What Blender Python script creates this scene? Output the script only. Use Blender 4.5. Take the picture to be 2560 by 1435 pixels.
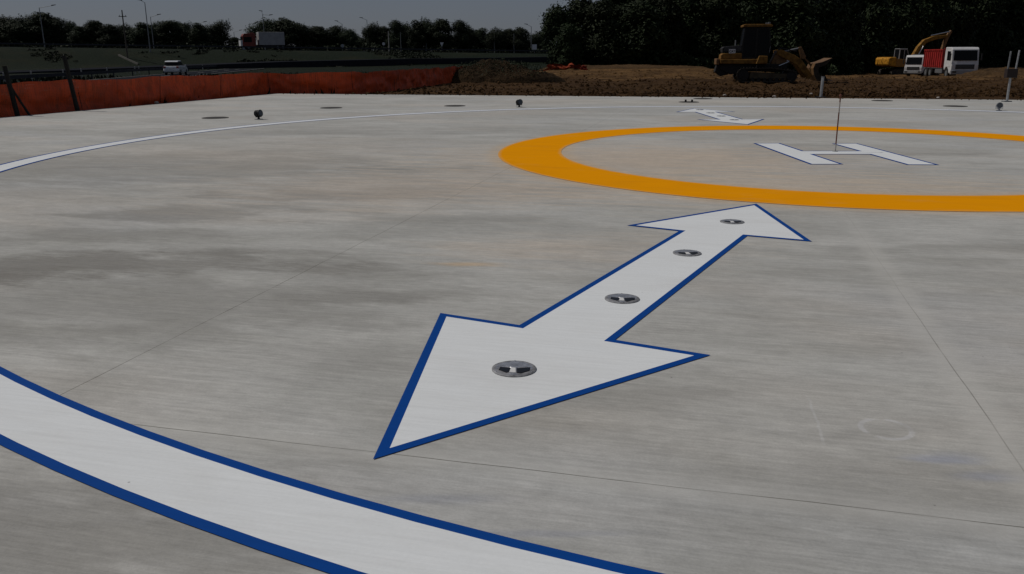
import bpy, bmesh, math, random
from mathutils import Vector, Matrix, noise
rnd = random.Random(7)
S = bpy.context.scene
COL = S.collection
R = math.radians
for o in list(bpy.data.objects): bpy.data.objects.remove(o)

# ------------------------------------------------------------------ camera (solved from the painted circles)
CAMH, FPX, PITCH, ROLL = 1.53, 2120.36, 0.26728, -0.00458
cp, sp = math.cos(PITCH), math.sin(PITCH)
cr, sr = math.cos(ROLL), math.sin(ROLL)
FW = Vector((0, cp, -sp)); R0 = Vector((1, 0, 0)); U0 = Vector((0, sp, cp))
RT = R0 * cr + U0 * sr; UP = U0 * cr - R0 * sr
cam = bpy.data.cameras.new('camera'); camo = bpy.data.objects.new('camera', cam); COL.objects.link(camo)
cam.sensor_width = 36; cam.lens = FPX / 2560 * 36; cam.clip_start = .05; cam.clip_end = 6000
M = Matrix((RT, UP, -FW)).transposed().to_4x4(); M.translation = (0, 0, CAMH)
camo.matrix_world = M; S.camera = camo

# ------------------------------------------------------------------ world, sun, exposure
SUN_EL, SUN_AZ = R(52), R(-72)          # azimuth clockwise from +Y: from the left, slightly behind the scene
w = bpy.data.worlds.new('World'); S.world = w; w.use_nodes = True
nt = w.node_tree; nt.nodes.clear()
sky = nt.nodes.new('ShaderNodeTexSky'); sky.sky_type = 'NISHITA'; sky.sun_disc = False
sky.sun_elevation = SUN_EL; sky.sun_rotation = SUN_AZ; sky.altitude = 60
sky.air_density = .85; sky.dust_density = 1.0; sky.ozone_density = 6.0
bg = nt.nodes.new('ShaderNodeBackground'); bg.inputs[1].default_value = 0.056
wo = nt.nodes.new('ShaderNodeOutputWorld')
tint = nt.nodes.new('ShaderNodeMix'); tint.data_type = 'RGBA'; tint.blend_type = 'MULTIPLY'; tint.inputs[0].default_value = 1   # hazy air: a little less green
nt.links.new(sky.outputs[0], tint.inputs[6]); tint.inputs[7].default_value = (.92, .855, .875, 1)
veil = nt.nodes.new('ShaderNodeMix'); veil.data_type = 'RGBA'; veil.inputs[0].default_value = .6       # even high haze veiling the clear sky
nt.links.new(tint.outputs[2], veil.inputs[6]); veil.inputs[7].default_value = (3.2, 3.45, 4.05, 1)
nt.links.new(veil.outputs[2], bg.inputs[0]); nt.links.new(bg.outputs[0], wo.inputs[0])
sun = bpy.data.lights.new('sun', 'SUN'); sun.energy = 3.0; sun.angle = R(.5); sun.color = (1, .95, .88)
suno = bpy.data.objects.new('sun', sun); COL.objects.link(suno)
tosun = Vector((math.sin(SUN_AZ) * math.cos(SUN_EL), math.cos(SUN_AZ) * math.cos(SUN_EL), math.sin(SUN_EL)))
suno.rotation_euler = tosun.to_track_quat('Z', 'Y').to_euler(); suno.location = tosun * 50
S.view_settings.view_transform = 'Standard'; S.view_settings.look = 'None'
S.view_settings.exposure = -0.62; S.view_settings.gamma = 1
S.render.engine = 'CYCLES'

# ------------------------------------------------------------------ helpers
def ray(px, py): return FW + RT * ((px - 1280) / FPX) - UP * ((py - 717.5) / FPX)
def G(px, py, z=0.0):                      # ground point seen at a photo pixel
    d = ray(px, py); t = (z - CAMH) / d.z; return Vector((d.x * t, d.y * t, z))
def at(px, py, Y):                         # point at distance Y ahead
    d = ray(px, py); t = Y / d.y; return Vector((d.x * t, Y, CAMH + d.z * t))

def tag(o, label=None, cat=None, group=None, kind=None):
    if label: o['label'] = label
    if cat: o['category'] = cat
    if group: o['group'] = group
    if kind: o['kind'] = kind
    return o
def empty(name, loc, rz=0, label=None, cat=None, group=None):
    o = bpy.data.objects.new(name, None); COL.objects.link(o); o.empty_display_size = .2
    o.location = loc; o.rotation_euler = (0, 0, rz); return tag(o, label, cat, group)
def dup(o, parent=None):
    c = o.copy(); COL.objects.link(c); c.parent = parent
    for ch in list(o.children): dup(ch, c)
    return c

class MB:
    def __init__(s): s.v = []; s.f = []
    def add(s, vs, fs):
        n = len(s.v); s.v += [tuple(v) for v in vs]; s.f += [tuple(i + n for i in f) for f in fs]; return s
    def box(s, x0, x1, y0, y1, z0, z1, m=None):
        vs = [Vector(p) for p in ((x0,y0,z0),(x1,y0,z0),(x1,y1,z0),(x0,y1,z0),(x0,y0,z1),(x1,y0,z1),(x1,y1,z1),(x0,y1,z1))]
        if m: vs = [m @ v for v in vs]
        return s.add(vs, [(0,3,2,1),(4,5,6,7),(0,1,5,4),(1,2,6,5),(2,3,7,6),(3,0,4,7)])
    def prism(s, poly, y0, y1):             # side outline (x,z) given thickness along y
        n = len(poly)
        vs = [(x, y0, z) for x, z in poly] + [(x, y1, z) for x, z in poly]
        a = sum(poly[i][0] * poly[(i+1) % n][1] - poly[(i+1) % n][0] * poly[i][1] for i in range(n))
        fs = [tuple(range(n)), tuple(range(2*n-1, n-1, -1))] + [(i, n+i, n+(i+1) % n, (i+1) % n) for i in range(n)]
        if a < 0: fs = [f[::-1] for f in fs]
        return s.add(vs, fs)
    def slab(s, poly, z0, z1):              # plan outline (x,y) extruded up
        n = len(poly)
        a = sum(poly[i][0] * poly[(i+1) % n][1] - poly[(i+1) % n][0] * poly[i][1] for i in range(n))
        if a < 0: poly = poly[::-1]
        vs = [(x, y, z0) for x, y in poly] + [(x, y, z1) for x, y in poly]
        return s.add(vs, [tuple(range(n-1, -1, -1)), tuple(range(n, 2*n))] + [(i, (i+1) % n, n+(i+1) % n, n+i) for i in range(n)])
    def cyl(s, p0, p1, r0, r1=None, n=12):
        p0, p1 = Vector(p0), Vector(p1); r1 = r0 if r1 is None else r1
        d = (p1 - p0).normalized(); a = d.orthogonal().normalized(); b = d.cross(a)
        vs = []
        for p, r in ((p0, r0), (p1, r1)):
            for i in range(n):
                t = 2 * math.pi * i / n; vs.append(p + (a * math.cos(t) + b * math.sin(t)) * r)
        return s.add(vs, [tuple(range(n-1, -1, -1)), tuple(range(n, 2*n))] + [(i, (i+1) % n, n+(i+1) % n, n+i) for i in range(n)])
    def beam(s, p0, p1, wy, hh):            # rectangular bar, wy along y-ish, hh the other way
        p0, p1 = Vector(p0), Vector(p1); d = (p1 - p0).normalized()
        b = Vector((0, 1, 0)); b = (b - d * b.dot(d)).normalized() if abs(d.y) < .95 else Vector((1, 0, 0)); c = d.cross(b)
        vs = [p + b * (sy * wy / 2) + c * (sz * hh / 2) for p in (p0, p1) for sy, sz in ((-1,-1),(1,-1),(1,1),(-1,1))]
        return s.add(vs, [(0,1,2,3),(7,6,5,4),(0,4,5,1),(1,5,6,2),(2,6,7,3),(3,7,4,0)])
    def lathe(s, prof, n=32, c=(0, 0, 0)):
        vs = []; fs = []; m = len(prof)
        for r, z in prof:
            for i in range(n):
                t = 2 * math.pi * i / n; vs.append((c[0] + r * math.cos(t), c[1] + r * math.sin(t), c[2] + z))
        for j in range(m - 1):
            for i in range(n):
                k = (i + 1) % n; fs.append((j*n+i, j*n+k, (j+1)*n+k, (j+1)*n+i))
        fs.append(tuple(range((m-1)*n, m*n)))
        return s.add(vs, fs)
    def build(s, name, mat, parent=None, bevel=0, smooth=False, fix=True):
        me = bpy.data.meshes.new(name); me.from_pydata(s.v, [], s.f)
        if fix:
            bm = bmesh.new(); bm.from_mesh(me); bmesh.ops.recalc_face_normals(bm, faces=bm.faces); bm.to_mesh(me); bm.free()
        me.materials.append(mat)
        if smooth:
            for p in me.polygons: p.use_smooth = True
        o = bpy.data.objects.new(name, me); COL.objects.link(o); o.parent = parent
        if bevel:
            b = o.modifiers.new('bevel', 'BEVEL'); b.width = bevel; b.segments = 2; b.limit_method = 'ANGLE'; b.angle_limit = R(35)
        return o

# ------------------------------------------------------------------ materials
class NB:                                   # little node builder
    def __init__(s, name):
        s.m = bpy.data.materials.new(name); s.m.use_nodes = True; s.t = s.m.node_tree; s.b = s.t.nodes['Principled BSDF']; s.out = s.t.nodes['Material Output']
    def n(s, typ, **kw):
        x = s.t.nodes.new('ShaderNode' + typ)
        for k, v in kw.items(): setattr(x, k, v)
        return x
    def put(s, sock, v):
        if hasattr(v, 'is_output') or isinstance(v, bpy.types.NodeSocket): s.t.links.new(v, sock)
        else: sock.default_value = v
    def math(s, op, a, b=0.0, c=0.0, clamp=False):
        x = s.n('Math', operation=op, use_clamp=clamp)
        for i, v in enumerate((a, b, c)): s.put(x.inputs[i], v)
        return x.outputs[0]
    def pos(s): return s.n('TexCoord').outputs['Object']
    def mapping(s, vec, scale=(1, 1, 1), rot=(0, 0, 0), loc=(0, 0, 0)):
        x = s.n('Mapping'); s.put(x.inputs[0], vec); x.inputs['Scale'].default_value = scale; x.inputs['Rotation'].default_value = rot; x.inputs['Location'].default_value = loc
        return x.outputs[0]
    def noise(s, vec, scale, detail=4, rough=.55, dist=0):
        x = s.n('TexNoise'); s.put(x.inputs['Vector'], vec); x.inputs['Scale'].default_value = scale
        x.inputs['Detail'].default_value = detail; x.inputs['Roughness'].default_value = rough; x.inputs['Distortion'].default_value = dist
        return x.outputs[0]
    def ramp(s, f, lo, hi): 
        x = s.n('MapRange', interpolation_type='SMOOTHSTEP'); s.put(x.inputs[0], f); s.put(x.inputs[1], lo); s.put(x.inputs[2], hi); return x.outputs[0]
    def mix(s, f, a, b, mode='MIX'):
        x = s.n('Mix', data_type='RGBA', blend_type=mode); s.put(x.inputs[0], f)
        for sock, v in ((x.inputs[6], a), (x.inputs[7], b)): s.put(sock, v if not isinstance(v, tuple) else (*v[:3], 1))
        return x.outputs[2]
    def bump(s, h, strength=.3, dist=.02):
        x = s.n('Bump'); s.put(x.inputs['Height'], h); x.inputs['Strength'].default_value = strength; x.inputs['Distance'].default_value = dist
        s.t.links.new(x.outputs[0], s.b.inputs['Normal'])
    def color(s, c): s.put(s.b.inputs['Base Color'], c if not isinstance(c, tuple) else (*c[:3], 1))
    def set(s, **kw):
        for k, v in kw.items(): s.put(s.b.inputs[k.replace('_', ' ')], v)
        return s.m

def plain(name, col, rough=.6, metal=0, var=.25, scale=6.0, spec=.4):
    b = NB(name); p = b.pos()
    f = b.ramp(b.noise(p, scale, 5), .35, .7)
    c2 = tuple(max(0, x * (1 - var)) for x in col)
    b.color(b.mix(f, col, c2))
    b.put(b.b.inputs['Roughness'], b.math('MULTIPLY_ADD', b.noise(p, scale * 3, 3), .3, rough - .15, clamp=True))
    b.b.inputs['Metallic'].default_value = metal; b.b.inputs['Specular IOR Level'].default_value = spec
    return b.m

CX, CY = 5.106, 13.627
AU = R(-14.3)
def mat_concrete():
    b = NB('concrete'); p = b.pos()
    q = b.mapping(p, rot=(0, 0, -AU))        # u along the casting lanes, v across
    sep = b.n('SeparateXYZ'); b.put(sep.inputs[0], q); u, v = sep.outputs[0], sep.outputs[1]
    big = b.noise(b.mapping(q, (.30, .55, 1)), 1.0, 5, .55, .6)
    blot = b.noise(b.mapping(q, (.8, 2.2, 1), loc=(3, 7, 0)), 1.0, 6, .6, .4)
    streak = b.noise(b.mapping(q, (1.0, 7, 1)), 1.0, 7, .66)
    fine = b.noise(b.mapping(q, (2.6, 44, 1)), 1.0, 5, .74)
    grain = b.noise(p, 90, 3, .7)
    c = b.mix(b.ramp(big, .36, .64), (.508, .506, .480), (.408, .406, .382))
    c = b.mix(b.math('MULTIPLY', b.ramp(blot, .44, .74), .55), c, (.325, .320, .292))
    # warm tint in loose patches
    warm = b.noise(b.mapping(q, (.22, .45, 1), loc=(11, 2, 0)), 1.0, 4, .5)
    c = b.mix(b.math('MULTIPLY', b.ramp(warm, .48, .70), .38), c, (.52, .462, .40))
    cool = b.noise(b.mapping(q, (.3, .6, 1), loc=(-5, 21, 0)), 1.0, 3, .5)
    c = b.mix(b.math('MULTIPLY', b.ramp(cool, .52, .7), .4), c, (.455, .470, .48))
    # damp stains (ellipses broken by noise), plus wide ones that paint in corner vignetting
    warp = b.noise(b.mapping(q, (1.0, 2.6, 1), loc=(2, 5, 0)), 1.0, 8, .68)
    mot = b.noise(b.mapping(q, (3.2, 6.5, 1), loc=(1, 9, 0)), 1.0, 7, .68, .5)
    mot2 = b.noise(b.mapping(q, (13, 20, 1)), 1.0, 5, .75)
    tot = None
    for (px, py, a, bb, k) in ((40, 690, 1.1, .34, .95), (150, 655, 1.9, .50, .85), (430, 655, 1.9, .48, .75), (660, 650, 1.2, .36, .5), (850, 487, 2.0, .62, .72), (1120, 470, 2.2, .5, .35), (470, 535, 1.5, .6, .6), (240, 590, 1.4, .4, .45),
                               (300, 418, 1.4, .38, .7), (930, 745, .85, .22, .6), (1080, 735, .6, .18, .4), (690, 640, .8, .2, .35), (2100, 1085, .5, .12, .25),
                               (2420, 620, 1.6, .3, .3), (60, 480, 2.2, .6, .3), (120, 1290, .8, .2, .35), (350, 420, 5.5, 2.6, .50), (250, 760, 2.6, 1.1, .42), (150, 1330, 1.3, .5, .55), (560, 1380, .6, .2, .3), (1600, 1000, .5, .14, .25), (1750, 985, .5, .10, .3), (2330, 1250, 1.0, .45, .30), (2500, 700, 1.8, .9, .22), (700, 330, 5, 1.6, .28), (900, 880, 1.0, .35, .22), (2330, 385, 1.3, .2, .35), (1100, 550, 1.2, .3, .3)):  # wide ellipses here: darker edges of the lens vignette painted into the slab
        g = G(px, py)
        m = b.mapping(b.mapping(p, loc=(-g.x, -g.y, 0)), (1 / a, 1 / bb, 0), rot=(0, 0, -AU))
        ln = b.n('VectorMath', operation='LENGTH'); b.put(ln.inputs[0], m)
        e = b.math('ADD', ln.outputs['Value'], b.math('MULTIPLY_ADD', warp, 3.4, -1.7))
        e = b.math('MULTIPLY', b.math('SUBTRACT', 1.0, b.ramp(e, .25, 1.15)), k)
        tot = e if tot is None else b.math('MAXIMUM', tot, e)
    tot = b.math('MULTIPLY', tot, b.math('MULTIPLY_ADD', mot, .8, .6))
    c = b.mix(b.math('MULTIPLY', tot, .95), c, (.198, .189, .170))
    # overspray: rust and blue smears on the surface
    for (px, py, a, bb, k, col) in ((1180, 660, .35, .10, .55, (.60, .40, .20)), (2370, 1145, .20, .07, .34, (.25, .30, .46)), (2470, 1190, .20, .06, .26, (.25, .30, .46)),
                                    (1300, 620, .9, .5, .3, (.55, .45, .35)), (1600, 400, 4.4, 3.2, .85, (.55, .46, .365)), (1950, 470, 4.4, 1.8, .75, (.55, .465, .37)), (1000, 470, 3.4, 2.0, .6, (.50, .435, .365)), (700, 380, 6, 3, .4, (.47, .43, .375)), (1500, 620, 1.6, .9, .35, (.54, .47, .39)), (1750, 255, 9, 2.0, .3, (.54, .475, .39)), (1120, 1245, .35, .05, .25, (.2, .23, .33)), (1350, 1335, .4, .03, .3, (.2, .22, .3))):
        g = G(px, py)
        m = b.mapping(b.mapping(p, loc=(-g.x, -g.y, 0)), (1 / a, 1 / bb, 0), rot=(0, 0, -AU))
        ln = b.n('VectorMath', operation='LENGTH'); b.put(ln.inputs[0], m)
        e = b.math('ADD', ln.outputs['Value'], b.math('MULTIPLY_ADD', streak, 2.0, -1.0))
        e = b.math('MULTIPLY', b.math('SUBTRACT', 1.0, b.ramp(e, .1, 1.1)), k)
        c = b.mix(e, c, col)
    # yellow overspray beside the sprayed circle
    ln = b.n('VectorMath', operation='LENGTH'); b.put(ln.inputs[0], b.mapping(p, (1, 1, 0), loc=(-CX, -CY, 0)))
    e = b.math('MINIMUM', b.math('ABSOLUTE', b.math('SUBTRACT', ln.outputs['Value'], 4.302)), b.math('ABSOLUTE', b.math('SUBTRACT', ln.outputs['Value'], 5.319)))
    e = b.math('MULTIPLY', b.math('SUBTRACT', 1.0, b.ramp(e, .0, .30)), b.math('MULTIPLY_ADD', b.noise(b.mapping(q, (1.5, 3, 1)), 1.0, 6, .65), 1.1, -.12), clamp=True)
    c = b.mix(b.math('MULTIPLY', e, .75), c, (.62, .40, .17))
    # ring-shaped scuff
    g = G(2215, 1072); m = b.mapping(p, loc=(-g.x, -g.y, 0))
    ln = b.n('VectorMath', operation='LENGTH'); b.put(ln.inputs[0], b.mapping(m, (1, 1, 0)))
    e = b.math('ABSOLUTE', b.math('SUBTRACT', ln.outputs['Value'], .10))
    e = b.math('MULTIPLY', b.math('SUBTRACT', 1.0, b.ramp(e, .007, .016)), b.ramp(b.noise(p, 9, 3), .38, .58))
    c = b.mix(b.math('MULTIPLY', e, .7), c, (.56, .56, .56))
    # edge of a trowelled patch
    g0 = G(2065, 1112); m = b.mapping(b.mapping(p, loc=(-g0.x, -g0.y, 0)), rot=(0, 0, -math.atan2(*reversed((G(1995, 935) - g0)[:2]))))
    sp_ = b.n('SeparateXYZ'); b.put(sp_.inputs[0], m); wv = b.math('MULTIPLY_ADD', b.noise(p, 6, 3), .05, -.025)
    e = b.math('SUBTRACT', 1.0, b.ramp(b.math('ABSOLUTE', b.math('ADD', sp_.outputs[1], wv)), .002, .010))
    e = b.math('MULTIPLY', e, b.math('MULTIPLY', b.ramp(sp_.outputs[0], -.02, .06), b.math('SUBTRACT', 1.0, b.ramp(sp_.outputs[0], .35, .6))))
    c = b.mix(b.math('MULTIPLY', e, .55), c, (.56, .56, .55))
    # broom finish
    c = b.mix(b.math('MULTIPLY', b.ramp(streak, .35, .68), .22), c, (.33, .325, .315), 'MIX')
    k = b.math('MULTIPLY_ADD', fine, .74, .63)
    k = b.math('MULTIPLY', k, b.math('MULTIPLY_ADD', mot, .44, .78)); k = b.math('MULTIPLY', k, b.math('MULTIPLY_ADD', mot2, .44, .78))
    k = b.math('MULTIPLY', k, b.math('MULTIPLY_ADD', grain, .36, .82))
    kk = b.n('CombineXYZ'); [b.put(kk.inputs[i], k) for i in range(3)]
    c = b.mix(1.0, c, kk.outputs[0], 'MULTIPLY')
    # saw-cut joints with pale dust beside them
    wob = b.math('MULTIPLY_ADD', b.noise(p, 1.3, 2), .02, -.01)
    for coord, val, dk in ((u, -2.97, .0), (u, 1.16, .75), (v, 2.865, .55)):
        d = b.math('ABSOLUTE', b.math('SUBTRACT', coord, b.math('ADD', wob, val)))
        dust = b.math('MULTIPLY', b.math('SUBTRACT', 1.0, b.ramp(d, .02, .15)), b.math('MULTIPLY', b.noise(p, 4, 3), dk))
        dust = b.math('MULTIPLY', dust, b.math('SUBTRACT', 1.0, b.ramp(v, 6.5, 10.0)))
        c = b.mix(dust, c, (.56, .55, .515))
        ln_ = b.math('MULTIPLY', b.math('SUBTRACT', 1.0, b.ramp(d, .0012, .0042)), b.math('MULTIPLY_ADD', b.ramp(b.noise(p, 2.2, 3), .3, .6), .45, .32))
        if dk == .75: ln_ = b.math('MULTIPLY', ln_, .75)
        if dk == .75: ln_ = b.math('MULTIPLY', ln_, b.math('MULTIPLY_ADD', b.ramp(v, 4.2, 6.5), -.75, 1.0))
        c = b.mix(ln_, c, (.085, .08, .062))
    # pits and grit specks
    vor = b.n('TexVoronoi', feature='F1'); b.put(vor.inputs['Vector'], p); vor.inputs['Scale'].default_value = 7
    e = b.math('MULTIPLY', b.math('SUBTRACT', 1.0, b.ramp(vor.outputs['Distance'], .018, .05)), b.ramp(b.noise(p, 1.1, 2), .5, .62))
    c = b.mix(b.math('MULTIPLY', e, .7), c, (.14, .135, .125))
    b.color(c)
    b.bump(b.math('ADD', b.math('MULTIPLY', fine, .6), b.math('MULTIPLY', grain, .4)), .35, .004)
    return b.set(Roughness=b.math('MULTIPLY_ADD', streak, .25, .68), Specular_IOR_Level=.25)

def mat_paint(name, col, dirt, amt=.25, rough=.5, spec=.06, ringed=False):
    b = NB(name); p = b.pos(); q = b.mapping(p, rot=(0, 0, -AU))
    a = b.ramp(b.noise(b.mapping(q, (.9, 2.6, 1)), 1.0, 6, .6, .4), .42, .8)
    f = b.noise(b.mapping(q, (2, 45, 1)), 1.0, 4, .7)
    c = b.mix(b.math('MULTIPLY', a, amt), col, dirt)
    k = b.math('MULTIPLY_ADD', f, .26, .87); k = b.math('MULTIPLY', k, b.math('MULTIPLY_ADD', b.noise(p, 70, 3), .10, .95))
    kk = b.n('CombineXYZ'); [b.put(kk.inputs[i], k) for i in range(3)]
    c = b.mix(1.0, c, kk.outputs[0], 'MULTIPLY')
    vor = b.n('TexVoronoi', feature='F1'); b.put(vor.inputs['Vector'], p); vor.inputs['Scale'].default_value = 5
    e = b.math('MULTIPLY', b.math('SUBTRACT', 1.0, b.ramp(vor.outputs['Distance'], .012, .035)), b.ramp(b.noise(p, .9, 2), .52, .6))
    c = b.mix(b.math('MULTIPLY', e, .6), c, (.2, .2, .2))
    if ringed:                              # sprayed edge thins out unevenly
        ln = b.n('VectorMath', operation='LENGTH'); b.put(ln.inputs[0], b.mapping(p, (1, 1, 0), loc=(-CX, -CY, 0)))
        e = b.math('MINIMUM', b.math('SUBTRACT', ln.outputs['Value'], 4.302), b.math('SUBTRACT', 5.319, ln.outputs['Value']))
        e = b.math('SUBTRACT', 1.0, b.ramp(b.math('ADD', e, b.math('MULTIPLY_ADD', b.noise(p, 5, 5, .7), .10, -.05)), -.01, .07))
        c = b.mix(b.math('MULTIPLY', e, .6), c, (.58, .40, .2))
        thin = b.ramp(b.noise(b.mapping(q, (1.1, 2.4, 1), loc=(4, 4, 0)), 1.0, 6, .65), .56, .74)
        c = b.mix(b.math('MULTIPLY', thin, .35), c, (.62, .33, .10))
    b.color(c); b.bump(f, .25, .003)
    return b.set(Roughness=rough, Specular_IOR_Level=spec)

def mat_soil(name, dark, lite, bias=0.0, far_pale=False):
    b = NB(name); p = b.pos()
    a = b.noise(p, .35, 5, .6, .5); f = b.noise(p, 3.2, 6, .7); g = b.noise(p, 18, 4, .7)
    m = b.math('ADD', b.math('MULTIPLY', a, .6), b.math('MULTIPLY', f, .4))
    fac = b.ramp(m, .40 - bias, .66 - bias)
    if far_pale:                               # soil tone runs from dark beside the pad to pale farther out
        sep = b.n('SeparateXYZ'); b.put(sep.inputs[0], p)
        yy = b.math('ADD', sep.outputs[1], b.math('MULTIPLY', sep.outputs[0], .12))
        dry = b.ramp(b.math('ADD', yy, b.math('MULTIPLY_ADD', a, 26, -13)), 54, 66)  # weight of the paler far tone, its edge broken by noise
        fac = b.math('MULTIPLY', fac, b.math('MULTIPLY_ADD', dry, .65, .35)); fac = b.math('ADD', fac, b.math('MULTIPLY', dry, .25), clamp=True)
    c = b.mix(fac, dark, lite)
    c = b.mix(b.math('MULTIPLY', b.ramp(g, .55, .75), .35), c, tuple(x * 1.5 for x in lite))
    b.color(c); b.bump(b.math('ADD', f, b.math('MULTIPLY', g, .4)), 1.0, .25)
    return b.set(Roughness=.95, Specular_IOR_Level=.1)

def mat_grass(name, a1, a2, dry):
    b = NB(name); p = b.pos()
    n1 = b.noise(p, .09, 5, .6, .6); n2 = b.noise(p, .9, 5, .7); n3 = b.noise(p, 7, 4, .7)
    c = b.mix(b.ramp(n2, .35, .7), a1, a2)
    c = b.mix(b.math('MULTIPLY', b.ramp(n1, .48, .66), .6), c, dry)
    c = b.mix(b.math('MULTIPLY', b.ramp(n3, .4, .7), .5), c, tuple(x * .4 for x in a1))
    b.color(c); b.bump(b.math('ADD', n3, n2), 1.0, .2)
    return b.set(Roughness=.9, Specular_IOR_Level=.1)

def mat_leaf(name, a, c2):
    b = NB(name); p = b.pos()
    oi = b.n('ObjectInfo').outputs['Random']
    geo = b.n('NewGeometry').outputs['Random Per Island']
    c = b.mix(geo, a, c2)
    hs = b.n('HueSaturation'); b.put(hs.inputs['Color'], c); b.put(hs.inputs['Value'], b.math('MULTIPLY_ADD', oi, .5, .75)); b.put(hs.inputs['Hue'], b.math('MULTIPLY_ADD', oi, .03, .485))
    b.color(hs.outputs[0])
    return b.set(Roughness=.7, Specular_IOR_Level=.15)

def mat_net():
    b = NB('orange_net'); uv = b.n('TexCoord').outputs['UV']; p = b.pos()
    sep = b.n('SeparateXYZ'); b.put(sep.inputs[0], uv)
    holes = []
    for s_, k, lo in ((sep.outputs[0], 1 / .085, .34), (sep.outputs[1], 1 / .045, .42)):
        t = b.math('FRACT', b.math('MULTIPLY', s_, k)); t = b.math('ABSOLUTE', b.math('SUBTRACT', t, .5))
        holes.append(b.math('LESS_THAN', t, .5 - lo))
    h = b.math('MULTIPLY', *holes)
    f = b.noise(b.mapping(p, (1.2, 1.2, .5)), 1.0, 5, .6, .5); g = b.noise(b.mapping(p, (9, 9, .8)), 1.0, 4, .6)
    c = b.mix(b.ramp(f, .35, .7), (.66, .088, .022), (.42, .056, .017))
    c = b.mix(b.math('MULTIPLY', b.ramp(g, .42, .72), .6), c, (.24, .048, .02))
    c = b.mix(b.math('MULTIPLY', b.ramp(b.noise(p, 2.4, 6, .7), .5, .72), .5), c, (.15, .055, .026))
    b.color(c); b.set(Roughness=.6, Specular_IOR_Level=.25)
    tr = b.n('BsdfTransparent'); mx = b.n('MixShader'); b.put(mx.inputs[0], h)
    b.t.links.new(b.b.outputs[0], mx.inputs[1]); b.t.links.new(tr.outputs[0], mx.inputs[2]); b.t.links.new(mx.outputs[0], b.out.inputs[0])
    return b.m

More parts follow.
